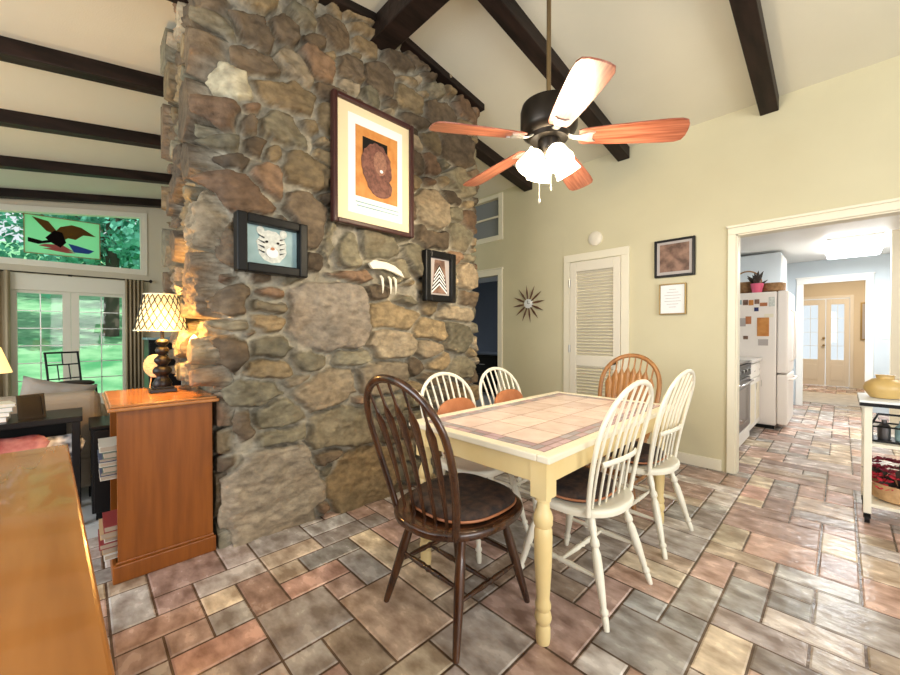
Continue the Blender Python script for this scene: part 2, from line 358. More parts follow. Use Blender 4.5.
# French doors
dr = new(); box(dr, XW-.10, -.80, 0, XW+.02, -.74, 2.07); box(dr, XW-.10, .56, 0, XW+.02, .60, 2.07); box(dr, XW-.10, -.74, 1.84, XW+.02, .56, 2.07)
d1 = struct('door_1', dr, 'trim', bevel=.004)
for ya, yb in ((-.735, -.115), (-.113, .555)):
    bm = new(); s = .088
    for a in ((ya, .01, ya+s, 1.84), (yb-s, .01, yb, 1.84), (ya+s, 1.80, yb-s, 1.84), (ya+s, .01, yb-s, .30)): box(bm, XW-.07, a[0], a[1], XW-.02, a[2], a[3])
    lf = obj('door_leaf', bm, 'trim', d1, bevel=.004)
    bm = new(); ym = (ya+yb)/2
    box(bm, XW-.05, ym-.006, .30, XW-.035, ym+.006, 1.8)
    for i in range(1, 6): z = .3+i*.25; box(bm, XW-.05, ya+s, z-.006, XW-.035, yb-s, z+.006)
    obj('muntin', bm, 'silver', lf)
    bm = new(); box(bm, XW-.046, ya+s, .30, XW-.040, yb-s, 1.80); obj('door_pane', bm, 'glass', lf)

# hanging stained glass eagle panel
sg = thing('stained_glass_panel', 'green stained glass eagle panel hanging in the high transom window', 'stained glass', (XW+.03, -.195, 2.50))
def sgp(name, poly, m, d0, d1):
    bm = new(); a = [bm.verts.new((d0, y, z)) for y, z in poly]; b2 = [bm.verts.new((d1, y, z)) for y, z in poly]; bm.faces.new(a[::-1]); bm.faces.new(b2)
    for k in range(len(poly)): bm.faces.new((a[k], a[(k+1) % len(poly)], b2[(k+1) % len(poly)], b2[k]))
    obj(name, bm, m, sg)
sgp('glass_panel', [(-.37, -.13), (.40, -.13), (.40, .40), (-.37, .40)], 'sgreen', 0, .006)
sgp('eagle_wing', [(-.10, .16), (-.02, .28), (.10, .33), (.20, .31), (.36, .20), (.22, .20), (.14, .12), (.06, .13), (0, .08)], 'sbrown', .007, .011)
sgp('eagle_wing', [(-.30, .38), (-.14, .34), (-.06, .22), (-.06, .16), (-.16, .20)], 'sbrown', .007, .011)
sgp('eagle_body', [(-.17, .10), (-.08, .22), (0, .20), (.04, .06), (-.02, -.02), (-.10, .03), (-.14, .06)], 'sdark', .011, .014)
sgp('eagle_branch', [(-.34, .02), (-.34, .08), (-.2, .05), (-.12, .08), (-.12, .04), (-.24, .0)], 'sdark', .007, .011)
sgp('flag_stripe', [(-.24, -.02), (.0, -.05), (.12, -.06), (.0, .02), (-.18, .01)], 'sred', .007, .010)
sgp('flag_stripe', [(-.20, -.055), (.05, -.09), (.14, -.08), (.02, -.045), (-.1, -.035)], 'sred', .007, .010)
sgp('flag_field', [(.06, .05), (.16, .03), (.34, -.02), (.28, -.07), (.12, -.07)], 'sblue', .007, .010)
bm = new(); 
for a in ((-.38, -.14, -.37, .41), (.40, -.14, .41, .41), (-.37, -.14, .40, -.13), (-.37, .40, .40, .41)): box(bm, -.002, a[0], a[1], .010, a[2], a[3])
obj('panel_frame', bm, 'gold', sg)

# curtains and rod
rd = thing('curtain_rod', 'thin dark curtain rod above the French doors', 'curtain rod', (XW+.09, 0, 2.0))
bm = new(); tube(bm, [(0, -1.3, .08), (0, .80, .08)], .009, 8); obj('rod', bm, 'bronze', rd)
for y in (-1.3, .82): bm = new(); lathe(bm, [(.0, -.03), (.02, -.015), (.024, 0), (.02, .015), (0, .03)], 12, (0, y, .08)); obj('finial', bm, 'bronze', rd, smooth=1)
for y in (-.12, .70): bm = new(); box(bm, -.09, y-.008, .07, 0, y+.008, .085); box(bm, -.092, y-.02, .02, -.084, y+.02, .10); obj('bracket', bm, 'bronze', rd)
def curtain(ya, yb, label):
    bm = new(); nn = 60; rows = []
    for k in range(nn+1):
        u = k/nn; y = ya+(yb-ya)*u; x = .035*math.sin(u*PI*9)
        rows.append([bm.verts.new((XW+.10+x*(1+.4*q), y, z)) for q, z in ((0, 2.08), (.5, 1), (1, .03))])
    for a, b2 in zip(rows, rows[1:]):
        for q in range(2): bm.faces.new((a[q], b2[q], b2[q+1], a[q+1]))
    o = obj('curtain', bm, 'curtain', smooth=1); md = o.modifiers.new('s', 'SOLIDIFY'); md.thickness = .004
    tag(o, label, 'curtain', 'tan curtains at the French doors')
curtain(-1.15, -.70, 'tan curtain hanging left of the French doors'); curtain(.50, .72, 'tan curtain hanging right of the French doors')

# outside: lawn rising away, trees
def vnoise(x, y, seed=0):
    x0 = np.floor(x).astype(int); y0 = np.floor(y).astype(int); fx = x-x0; fy = y-y0; fx = fx*fx*(3-2*fx); fy = fy*fy*(3-2*fy)
    rng = np.random.RandomState(seed); Tt = rng.rand(256, 256)
    g = lambda a, b2: Tt[a % 256, b2 % 256]
    return (g(x0, y0)*(1-fx)+g(x0+1, y0)*fx)*(1-fy)+(g(x0, y0+1)*(1-fx)+g(x0+1, y0+1)*fx)*fy
def fbm(x, y, seed=0, o=4):
    r = 0; a = 1; s_ = 0
    for k in range(o): r = r+a*vnoise(x*2**k, y*2**k, seed+k); s_ += a; a *= .5
    return r/s_
bm = new(); nx, ny = 50, 60; gr = []
for i in range(nx+1):
    row = []
    for j in range(ny+1):
        x = -8.2-i*.8; y = -24+j*.8
        z = -.15 + max(0, (-x-9.5))*.23 + .25*float(fbm(np.array([x*.2+90]), np.array([y*.2+90]), 5)[0])
        row.append(bm.verts.new((x, y, z)))
    gr.append(row)
for i in range(nx):
    for j in range(ny): bm.faces.new((gr[i][j], gr[i][j+1], gr[i+1][j+1], gr[i+1][j]))
o = struct('ground', bm, 'lawn', smooth=1)
def tree_mesh(seed, R, H, n_):
    rng = random.Random(seed); tb = new()
    tube(tb, [(0, 0, 0), (.05, .03, H*.4), (0, .1, H*.8)], [.20, .15, .05], 8)
    for k in range(7):
        a = rng.uniform(0, 2*PI); z = H*rng.uniform(.3, .6); tube(tb, [(0, 0, z), (math.cos(a)*R*.4, math.sin(a)*R*.4, z+.7), (math.cos(a)*R*.8, math.sin(a)*R*.8, z+1.4)], [.07, .045, .02], 6)
    lb = new(); cl = [(rng.uniform(-1, 1)*R*.75, rng.uniform(-1, 1)*R*.75, H*.3+rng.random()*H*.62, rng.uniform(.5, 1)*R*.45) for _ in range(34)]
    for k in range(n_):
        c = rng.choice(cl); d_ = Vector((rng.gauss(0, 1), rng.gauss(0, 1), rng.gauss(0, 1))).normalized()*c[3]*rng.uniform(.6, 1.05)
        p = Vector(c[:3])+d_; nrm = (d_.normalized()+Vector((rng.uniform(-.6, .6), rng.uniform(-.6, .6), rng.uniform(-.2, .8)))).normalized()
        u = nrm.orthogonal().normalized(); u.rotate(Matrix.Rotation(rng.uniform(0, 6.28), 3, nrm)); v_ = nrm.cross(u); s_ = rng.uniform(.07, .13)
        lb.faces.new([lb.verts.new(p+u*a*s_+v_*b2*s_*.7) for a, b2 in ((-1, 0), (0, -1), (1, 0), (0, 1))])
    return tb, lb
protos = []
tl = [(-13.5, -3.9, 2.2, 6.0), (-14.6, .6, 2.3, 6.2), (-14.5, 5.4, 2.2, 6), (-19, -8.2, 2.8, 7), (-20, -2.4, 3.0, 7.5), (-20, 3.9, 2.8, 7.2), (-27, -11, 3.6, 8), (-27.5, 1.2, 3.8, 8.5)]
tlab = ['leafy green tree outside, left of the eagle glass panel, close to the house', 'leafy green tree outside, seen straight through the transom window', 'leafy green tree outside, right of the French doors, near the house',
 'tall green tree farther left on the lawn slope', 'tall green tree in the middle distance behind the door mullion', 'tall green tree in the middle distance right of the doors', 'far tree at the upper left of the lawn', 'far tree at the top of the lawn straight behind']
for i, (x, y, R_, H_) in enumerate(tl):
    t = thing('tree', tlab[i], 'tree', (x, y, -.15 + max(0, (-x-9.5))*.23), i*1.1, 'trees on the lawn slope')
    tb, lb = tree_mesh(i+20, R_, H_, 5200); obj('trunk', tb, 'bark', t, smooth=1); obj('foliage', lb, 'leaf', t)

# ---------------------------------------------------------------- stone wall (L-shaped heightfield with individual stones)
seeds = [(0.611, 2.631, 0.106, 0.091, 'p'), (0.582, 2.467, 0.067, 0.101, 'r'), (0.895, 2.46, 0.133, 0.09, 'g'), (0.783, 2.127, 0.076, 0.081, 'r'), (1.017, 2.248, 0.146, 0.119, 't'), (0.666, 2.009, 0.142, 0.104, 'r'), (1.028, 1.959, 0.121, 0.174, 'b'), (1.207, 1.805, 0.072, 0.125, 'g'), (0.616, 1.723, 0.038, 0.116, 'b'), (0.732, 2.313, 0.052, 0.05, 'b'), (0.852, 2.287, 0.056, 0.046, 't'), (0.678, 2.417, 0.05, 0.038, 'b'), (0.899, 2.689, 0.181, 0.102, 't'), (0.769, 2.794, 0.151, 0.086, 'b'), (1.142, 2.983, 0.115, 0.076, 'r'), (0.745, 2.968, 0.097, 0.074, 'b'), (0.922, 3.095, 0.08, 0.078, 'b'), (1.207, 1.351, 0.287, 0.245, 'C'), (0.645, 1.426, 0.057, 0.103, 'b'), (0.816, 1.374, 0.104, 0.045, 'g'), (0.966, 1.552, 0.094, 0.041, 'g'), (0.826, 1.147, 0.125, 0.067, 'g'), (0.82, 1.011, 0.118, 0.057, 't'), (1.196, 0.843, 0.207, 0.121, 'T'), (1.071, 1.048, 0.12, 0.049, 'g'), (0.703, 0.879, 0.145, 0.067, 'g'), (0.845, 0.714, 0.144, 0.067, 'g'), (0.657, 0.693, 0.044, 0.101, 'b'), (0.856, 0.6, 0.165, 0.046, 'g'), (0.84, 0.243, 0.282, 0.305, 'R'), (1.459, 0.181, 0.274, 0.219, 't'), (1.343, 0.56, 0.262, 0.136, 'g'), (1.7, 1.136, 0.19, 0.107, 'T'), (1.626, 0.908, 0.214, 0.116, 'T'), (1.716, 1.37, 0.214, 0.119, 't'), (2.089, 1.061, 0.127, 0.109, 'T'), (2.445, 1.405, 0.205, 0.068, 'T'), (2.085, 1.258, 0.155, 0.079, 't'), (2.397, 1.193, 0.158, 0.134, 'g'), (1.361, 1.051, 0.141, 0.049, 'g'), (1.953, 0.936, 0.094, 0.065, 'b'), (1.838, 1.505, 0.124, 0.079, 'g'), (2.107, 2.283, 0.156, 0.164, 'T'), (2.448, 2.565, 0.161, 0.117, 'g'), (2.111, 2.827, 0.117, 0.076, 't'), (1.304, 1.795, 0.14, 0.118, 'g'), (1.908, 1.839, 0.117, 0.129, 'g'), (1.59, 1.891, 0.162, 0.104, 'g'), (1.37, 1.622, 0.149, 0.049, 'r'), (1.849, 1.529, 0.144, 0.048, 'g'), (2.518, 1.747, 0.119, 0.115, 'T'), (1.382, 3.075, 0.103, 0.092, 'b'), (1.614, 3.126, 0.129, 0.098, 'b'), (1.868, 3.069, 0.125, 0.088, 't'), (2.204, 3.099, 0.157, 0.12, 'b'), (2.406, 2.857, 0.19, 0.134, 'b'), (2.099, 2.016, 0.189, 0.067, 'b'), (1.075, 1.703, 0.074, 0.059, 'b'), (0.634, 1.266, 0.057, 0.04, 'g'), (2.223, 0.979, 0.176, 0.095, 't'), (0.619, 1.103, 0.066, 0.105, 'b'), (0.896, 1.92, 0.042, 0.037, 'b'), (1.123, 1.57, 0.083, 0.026, 'b'), (2.406, 0.934, 0.19, 0.116, 'g'), (1.688, 0.682, 0.152, 0.088, 'g'), (1.239, 3.258, 0.117, 0.095, 'b'), (0.862, 1.661, 0.089, 0.055, 'b'), (2.455, 2.079, 0.168, 0.108, 'g'), (1.333, 1.433, 0.023, 0.017, 'b')]
pal = {'p': (.36, .335, .24), 'r': (.20, .125, .075), 'g': (.19, .17, .115), 't': (.24, .18, .10), 'b': (.115, .085, .055), 'T': (.32, .26, .175), 'R': (.30, .255, .19), 'C': (.27, .23, .18)}
XL = -3.55
side = XS - XL
st = [(side+(y-YC), z, a, b2, 0 if random.random() < .4 else random.uniform(-.12, .12), k) for y, z, a, b2, k in seeds]
rng = random.Random(11); Ltot = side+(YE-YC)+.55
tries = 0
while tries < 9000:
    tries += 1
    u = rng.uniform(-.05, Ltot); z = rng.uniform(0, 3.6); f = 1 - .55*min(1, tries/5000)
    a = rng.uniform(.10, .21)*f; b2 = a*rng.uniform(.38, .85); th = rng.uniform(-.25, .25)
    if u < side-.04: a *= 1.0; b2 *= 1.5
    ok = True
    for s_ in st:
        du, dz = u-s_[0], z-s_[1]
        if (abs(du)/(s_[2]+a*.9))**2 + (abs(dz)/(s_[3]+b2*.9))**2 < 1.0: ok = False; break
    if ok: st.append((u, z, a, b2, th, rng.choice('rgtbbTgbt')))
du = .0095
nu = int(Ltot/du)+1; nz = int(3.56/du)+1
uu = np.linspace(0, Ltot, nu); vv = np.linspace(0, 1, nz)
# plan path with a rounded corner
def path(u):
    if u < side: return (XL+u, YC, 0., -1.)
    if u < side+(YE-YC): return (XS, YC+(u-side), 1., 0.)
    return (XS-(u-side-(YE-YC)), YE, 0., 1.)
base = np.array([path(u) for u in uu])
Nn = base[:, 2:].copy(); k = 6; Ns = Nn.copy(); Bs = base[:, :2].copy()
for i in range(nu):
    a_, b_ = max(0, i-k), min(nu, i+k+1); Ns[i] = Nn[a_:b_].mean(0); Bs[i] = base[a_:b_, :2].mean(0)
Ns /= np.linalg.norm(Ns, axis=1)[:, None]
top = np.array([zc(min(max(y, YC-.1), YE+.1)) for y in base[:, 1]])+.01
U, V_ = np.meshgrid(uu, vv, indexing='ij'); Zz = V_*top[:, None]
wu = (fbm(U*5+3, Zz*5+7, 1)-.5)*.09; wz = (fbm(U*5+50, Zz*5+20, 2)-.5)*.09
wu += (fbm(U*22+3, Zz*22+7, 31)-.5)*.022; wz += (fbm(U*22+50, Zz*22+20, 32)-.5)*.022
D1 = np.full(U.shape, 9e9); D2 = np.full(U.shape, 9e9); I1 = np.zeros(U.shape, int); I2 = np.zeros(U.shape, int)
for i, (u, z, a, b2, th, kc) in enumerate(st):
    dx = U+wu-u; dz = Zz+wz-z; c_, s_ = math.cos(th), math.sin(th)
    rx = np.abs(dx*c_+dz*s_)/a; rz = np.abs(-dx*s_+dz*c_)/b2
    d = (rx**2.6+rz**2.6)**(1/2.6)
    d = (d-1)*min(a, b2)   # signed distance-like
    m1 = d < D1; m2 = (~m1) & (d < D2)
    D2 = np.where(m1, D1, np.where(m2, d, D2)); I2 = np.where(m1, I1, np.where(m2, i, I2))
    D1 = np.where(m1, d, D1); I1 = np.where(m1, i, I1)
edge = np.minimum((D2-D1)*.55, .046-D1)        # >0 inside a stone
mw = .004+.011*fbm(U*7, Zz*7, 9)
qc = np.clip((edge-mw+.001)/.007, 0, 1)
q = np.clip((edge-mw)/.014, 0, 1); q = (1-(1-q)**2.2)
sa = np.array([[s_[2], s_[3]] for s_ in st]); rs = np.random.RandomState(5)
hstone = rs.uniform(.038, .078, len(st)); gx = rs.uniform(-.12, .12, len(st)); gz = rs.uniform(-.18, .18, len(st))
su = np.array([s_[0] for s_ in st]); sz = np.array([s_[1] for s_ in st])
sidem = np.clip((side-.02-U)/.05, 0, 1)
hs = hstone[I1]*(1+sidem*(.2+2.2*rs.rand(len(st))[I1]))+gx[I1]*(U-su[I1])+gz[I1]*(Zz-sz[I1])
rough_ = (fbm(U*9+1, Zz*13+5, 12, 5)-.5)*.040+(fbm(U*35, Zz*55, 14, 3)-.5)*.013
fac = np.round(fbm(U*6+11, Zz*8+2, 15, 2)*8)/8*.030-.012
hgt = q*(hs+rough_*(1+sidem*1.6)+fac)+(1-q)*(fbm(U*14, Zz*14, 21)*.012-.002)
hgt -= np.exp(-((edge-mw+.004)/.0075)**2)*.034*np.clip((fbm(U*7+70, Zz*7+30, 77, 2)-.38)*5, 0, 1)
hgt = np.clip(hgt, -.028, .17)
hgt = np.where((U < side+.03) & (Zz < .93), np.minimum(hgt, .052), hgt)
X_ = Bs[:, 0][:, None]+Ns[:, 0][:, None]*hgt; Y_ = Bs[:, 1][:, None]+Ns[:, 1][:, None]*hgt
pc = np.array([pal[s_[5]] for s_ in st])*.86*rs.uniform(.68, 1.35, (len(st), 1))
mort = np.array((.32, .295, .235))*(.75+.5*fbm(U*12, Zz*12, 40))[..., None]
blot = (.72+.56*fbm(U*4+9, Zz*4+1, 44, 4))[..., None]
spk = (.80+.40*fbm(U*30, Zz*45, 61, 3))[..., None]
colr = pc[I1]*blot*spk*qc[..., None]+mort*(1-qc[..., None])
tan_ = np.clip((fbm(U*3+40, Zz*3+60, 48, 3)-.52)*6, 0, 1)[..., None]*qc[..., None]*.13
colr = colr*(1-tan_)+np.array((.36, .22, .10))*tan_
verts = np.stack([X_, Y_, Zz], -1).reshape(-1, 3)
idx = np.arange(nu*nz).reshape(nu, nz)
fa = np.stack([idx[:-1, :-1], idx[1:, :-1], idx[1:, 1:], idx[:-1, 1:]], -1).reshape(-1, 4)
me = bpy.data.meshes.new('wall_stone'); me.from_pydata(verts.tolist(), [], fa.tolist()); me.update()
ca = me.color_attributes.new('tint', 'FLOAT_COLOR', 'POINT')
ca.data.foreach_set('color', np.concatenate([colr.reshape(-1, 3), np.ones((nu*nz, 1))], 1).astype(np.float32).ravel())
me.materials.append(M['stone']); me.polygons.foreach_set('use_smooth', [True]*len(me.polygons))
o = bpy.data.objects.new('wall_stone', me); C.objects.link(o); o['kind'] = 'structure'
bm = new(); box(bm, XL, YC+.06, 0, XS-.06, YE-.06, 3.30); struct('wall_stone_core', bm, 'beam')

# ---------------------------------------------------------------- pictures on the stone
XP = XS+.098
def pic(name, label, y0, z0, y1, z1, fw, fm, layers, depth=.03, x=XP, rot=None, cat='picture', group=None):
    t = thing(name, label, cat, (x, (y0+y1)/2, (z0+z1)/2), 0, group); w, h = (y1-y0)/2, (z1-z0)/2
    bm = new(); d = depth
    for a in ((-w, -h, -w+fw, h), (w-fw, -h, w, h), (-w+fw, -h, w-fw, -h+fw), (-w+fw, h-fw, w-fw, h)): box(bm, -.02, a[0], a[1], d, a[2], a[3])
    obj('frame', bm, fm, t, bevel=min(fw*.3, .008))
    lay(t, 'backing', [(-w+fw*.6, -h+fw*.6), (w-fw*.6, -h+fw*.6), (w-fw*.6, h-fw*.6), (-w+fw*.6, h-fw*.6)], layers[0][1], -.018, .004)
    k = .004
    for nm, m, poly in layers[1:]:
        lay(t, nm, poly, m, k-.001, k+.0012); k += .0016
    if rot: t.rotation_euler = rot
    return t
def lay(t, nm, poly, m, a, b):
    bm = new(); p = [bm.verts.new((a, y, z)) for y, z in poly]; r = [bm.verts.new((b, y, z)) for y, z in poly]
    bm.faces.new(p[::-1]); bm.faces.new(r); n_ = len(poly)
    for k in range(n_): bm.faces.new((p[k], p[(k+1) % n_], r[(k+1) % n_], r[k]))
    return obj(nm, bm, m, t)
R4 = lambda a, b2, c, d: [(a, b2), (c, b2), (c, d), (a, d)]
def blob(cy, cz, ry, rz, n_=22, j=.0, sd_=1, ph=0):
    r = random.Random(sd_); return [(cy+math.cos(2*PI*k/n_)*ry*(1+r.uniform(-j, j)), cz+math.sin(2*PI*k/n_)*rz*(1+r.uniform(-j, j))) for k in range(n_)]
t = pic('framed_lion_print', 'large lion print in dark mahogany frame with cream mat, high on the stone wall', 1.175, 1.955, 1.84, 2.81, .033, 'dkred', [
  ('b', 'mattan'), ('print_sheet', 'paper', R4(-.215, -.335, .235, .335)), ('print_field', 'orange', R4(-.16, -.215, .19, .27)), ('print_dark_rect', 'blackpl', R4(-.105, .04, .10, .205)),  # the dark rectangle belongs to the printed picture
  ('lion_body', 'mane', blob(.04, -.11, .105, .075, 20, .08, 3)),
  ('lion_mane', 'mane', blob(.01, .02, .125, .165, 40, .05, 4)), ('lion_face', 'face', blob(.035, .055, .055, .085, 24, .04, 6)), ('lion_muzzle', 'paper', blob(.045, .0, .014, .012, 8))])
for k in range(2):
    lay(t, 'caption_line', R4(-.16+.01*k, -.258-.026*k, .20, -.250-.026*k), 'pblue', .006, .0075)
t = pic('framed_tiger_print', 'black framed pale blue tiger face print at the corner of the stone wall', .60, 1.564, 1.0, 1.888, .052, 'black', [
  ('b', 'pblue'), ('tiger_head', 'pgrey', blob(0, 0, .085, .095, 24, .05)), ('tiger_ear', 'pgrey', blob(-.065, .085, .022, .025, 10)), ('tiger_ear', 'pgrey', blob(.065, .085, .022, .025, 10)),
  ('tiger_muzzle', 'paper', blob(0, -.035, .035, .03)), ('tiger_eye', 'blackpl', blob(-.032, .025, .009, .007, 8)), ('tiger_eye', 'blackpl', blob(.032, .025, .009, .007, 8)), ('tiger_nose', 'leather', blob(0, -.012, .012, .009, 8))], depth=.05, rot=(0, 0, math.radians(4)))
for sy in (-1, 1):
    for k in range(4): lay(t, 'tiger_stripe', [(sy*.045, .05-.028*k), (sy*.078, .058-.028*k), (sy*.045, .042-.028*k)], 'blackpl', .006, .0125)
t = pic('framed_zebra_print', 'small black framed zebra stripe print at the right of the stone wall', 1.955, 1.483, 2.29, 1.893, .055, 'black', [
  ('b', 'greymat'), ('zebra_neck', 'pdark', [(-.075, -.135), (.085, -.135), (.06, .14), (-.05, .14)])], depth=.035)
for k in range(5):
    z = -.115+.034*k; w = .085-.008*k
    lay(t, 'zebra_stripe', [(-w, z-.02), (0, z+.05), (w, z-.02), (w, z-.006), (0, z+.066), (-w, z-.006)], 'paper' if k % 1 == 0 else 'black', .006, .0075)
    lay(t, 'zebra_stripe', [(-w, z-.006), (0, z+.066), (w, z-.006), (w, z+.008), (0, z+.080), (-w, z+.008)], 'black', .006, .0073)

bo = thing('carved_bone_ornament', 'pale carved arrow plaque with hanging claws between the lion and zebra pictures', 'ornament', (XS+.085, 1.60, 1.695))
bm = new(); v = [(-.12, -.015), (-.15, .02), (-.11, .05), (.0, .045), (.07, .03), (.13, -.005), (.16, -.05), (.06, -.02), (-.02, -.005)]
a_ = [bm.verts.new((0, y, z)) for y, z in v]; b_ = [bm.verts.new((.025, y, z)) for y, z in v]; bm.faces.new(a_[::-1]); bm.faces.new(b_)
for k in range(len(v)): bm.faces.new((a_[k], a_[(k+1) % len(v)], b_[(k+1) % len(v)], b_[k]))
obj('plaque', bm, 'bone', bo, bevel=.004)
for y in (-.04, .03, .075): bm = new(); tube(bm, [(.0, y, -.055), (.022, y, -.075), (.02, y+.008, -.13), (.012, y+.012, -.18)], [.008, .011, .008, .002], 8); obj('claw', bm, 'bone', bo, smooth=1)

# pictures, clock and detector on the back wall (faces -Y)
def backpic(name, label, x0, z0, x1, z1, fw, fm, layers):
    t = pic(name, label, -(x1-x0)/2, z0, (x1-x0)/2, z1, fw, fm, layers, depth=.02)
    t.location = ((x0+x1)/2, YB-.022, (z0+z1)/2); t.rotation_euler = (0, 0, -PI/2); return t
t = backpic('framed_brown_print', 'brown landscape print in a dark frame above the certificate', -1.29, 1.765, -.945, 2.125, .022, 'blackpl', [('b', 'greymat'), ('print_field', 'pdark', R4(-.125, -.13, .125, .135))])
t = backpic('framed_certificate', 'white certificate in thin olive gold frame below the brown print', -1.245, 1.405, -1.015, 1.70, .012, 'gold', [('b', 'paper')])
for k in range(7):
    w = (.03, .05, .07, .06, .07, .05, .03)[k]; z = .09-.028*k; lay(t, 'text_line', R4(-w, z, w, z+.004), 'greymat', .0035, .005)
t = thing('sunburst_clock', 'wooden sunburst wall clock with pointed rays left of the louvered door', 'clock', (-2.76, YB, 1.60))
for k in range(12):
    a = 2*PI*k/12+.13; bm = new(); d_ = Vector((math.cos(a), 0, math.sin(a))); tube(bm, [d_*.05+Vector((0, -.03, 0)), d_*.135+Vector((0, -.03, 0)), d_*.238+Vector((0, -.03, 0))], [(.006, .004), (.014, .005), (.001, .001)], 8, flat=d_.cross(Vector((0, 1, 0)))); obj('ray', bm, mat('clock_walnut', (.13, .055, .03), .4), t)
bm = new(); mt = Matrix.Rotation(PI/2, 4, 'X'); lathe(bm, [(.05, 0), (.06, .01), (.058, .038), (.045, .042), (0, .042)], 24, mtx=mt); obj('clock_face', bm, 'paper', t, smooth=1)
bm = new(); box(bm, -.002, -.046, 0, .002, -.043, .04); box(bm, 0, -.046, -.002, .028, -.043, .002); obj('clock_hands', bm, 'black', t)
bm = new(); lathe(bm, [(.078, 0), (.078, .018), (.06, .030), (.03, .034), (0, .034)], 28, mtx=Matrix.Translation((-1.90, YB, 2.27)) @ Matrix.Rotation(PI/2, 4, 'X'))
tag(obj('smoke_detector', bm, 'door', smooth=1), 'round cream smoke detector above the louvered door', 'smoke detector')

# ---------------------------------------------------------------- dining table
TX0, TX1, TY0, TY1, TZ = -1.595, -.752, 1.24, 2.74, .76
tb = thing('dining_table', 'cream farmhouse dining table with pink tiled top and turned legs', 'table', ((TX0+TX1)/2, (TY0+TY1)/2, 0))
hx, hy = (TX1-TX0)/2, (TY1-TY0)/2
bm = new(); e = .055
for a in ((-hx, -hy, -hx+e, hy), (hx-e, -hy, hx, hy), (-hx+e, -hy, hx-e, -hy+e), (-hx+e, hy-e, hx-e, hy)): box(bm, a[0], a[1], TZ-.028, a[2], a[3], TZ)
obj('top_rim', bm, 'cream2', tb, bevel=.005)
M['ttile'] = mat('table_tile', (.92, .88, .87), .13, col2=(1.03, 1.02, 1.02), scale=12, attr='tint', amix=1, detail=5, bump=.05, bscale=20)
bm = new(); cl = bm.loops.layers.color.new('tint'); x0, y0, x1, y1 = -hx+e, -hy+e, hx-e, hy-e
v = [bm.verts.new(p) for p in ((x0, y0, TZ-.004), (x1, y0, TZ-.004), (x1, y1, TZ-.004), (x0, y1, TZ-.004))]; f = bm.faces.new(v)
for l in f.loops: l[cl] = (.66, .56, .50, 1)
def ttile(xa, ya, xb, yb, c):
    g = .0022; f = bm.faces.new([bm.verts.new(p) for p in ((xa+g, ya+g, TZ-.0015), (xb-g, ya+g, TZ-.0015), (xb-g, yb-g, TZ-.0015), (xa+g, yb-g, TZ-.0015))])
    k = random.uniform(.93, 1.05)
    for l in f.loops: l[cl] = (c[0]*k, c[1]*k, c[2]*k, 1)
bw = .075; nby = 18; nbx = 9
for i in range(nby):
    for xs in ((x0, x0+bw), (x1-bw, x1)):
        for h_ in (0, 1):
            xm = (xs[0]+xs[1])/2; ttile((xs[0], xm)[h_], y0+(y1-y0)*i/nby, (xm, xs[1])[h_], y0+(y1-y0)*(i+1)/nby, (random.choice((.72, .80)), .69, .71))
for i in range(nbx-2):
    for ys in ((y0, y0+bw), (y1-bw, y1)):
        xa = x0+bw+(x1-x0-2*bw)*i/(nbx-2); xb = x0+bw+(x1-x0-2*bw)*(i+1)/(nbx-2); ym = (ys[0]+ys[1])/2
        ttile(xa, ys[0], xb, ym, (random.choice((.72, .80)), .69, .71)); ttile(xa, ym, xb, ys[1], (random.choice((.72, .80)), .69, .71))
for i in range(3):
    for j in range(6): ttile(x0+bw+(x1-x0-2*bw)*i/3, y0+bw+(y1-y0-2*bw)*j/6, x0+bw+(x1-x0-2*bw)*(i+1)/3, y0+bw+(y1-y0-2*bw)*(j+1)/6, (.93, .84, .80))
obj('tiled_top', bm, 'ttile', tb)
ap = .095
for a in ((-hx+.05, -hy+.035, hx-.05, -hy+.055), (-hx+.05, hy-.055, hx-.05, hy-.035), (-hx+.035, -hy+.05, -hx+.055, hy-.05), (hx-.055, -hy+.05, hx-.035, hy-.05)):
    bm = new(); box(bm, a[0], a[1], TZ-.028-ap, a[2], a[3], TZ-.028); obj('apron', bm, 'yellow', tb, bevel=.002)
prof = [(0, .026), (.02, .029), (.06, .029), (.075, .024), (.085, .030), (.10, .034), (.12, .030), (.13, .026), (.14, .031), (.155, .031), (.17, .025), (.20, .027), (.32, .034), (.42, .036), (.45, .035), (.46, .030), (.47, .037), (.50, .038), (.52, .032), (.53, .026), (.56, .024), (.565, .030), (.58, .031)]
prof = [(r_, z*1.0) for z, r_ in prof]
for sx in (-1, 1):
    for sy in (-1, 1):
        bm = new(); cx, cy = sx*(hx-.065), sy*(hy-.065); lathe(bm, prof, 20, (cx, cy, 0)); box(bm, cx-.036, cy-.036, .58, cx+.036, cy+.036, TZ-.028)
        obj('leg', bm, 'yellow', tb, smooth=40)

# ---------------------------------------------------------------- windsor chairs (front is +Y, origin on the floor under the seat)
def seat_bm(w, d, z):
    bm = new(); n_ = 44; out = []
    for k in range(n_):
        a = 2*PI*k/n_; c_, s_ = math.cos(a), math.sin(a); ex = 2/2.7
        x = math.copysign(abs(c_)**ex, c_)*w; y = math.copysign(abs(s_)**ex, s_)*d
        if y < 0: x *= 1-.18*(y/d)**2
        out.append((x, y))
    levels = [(.88, z-.044), (.98, z-.034), (1, z-.016), (.985, z-.004), (.95, z), (.80, z-.005), (.5, z-.013), (.2, z-.012)]
    rings = [[bm.verts.new((x*s_, y*s_, zz)) for x, y in out] for s_, zz in levels]
    for a, b2 in zip(rings, rings[1:]):
        for k in range(n_): bm.faces.new((a[k], a[(k+1) % n_], b2[(k+1) % n_], b2[k]))
    bm.faces.new(rings[0][::-1]); bm.faces.new(rings[-1]); return bm
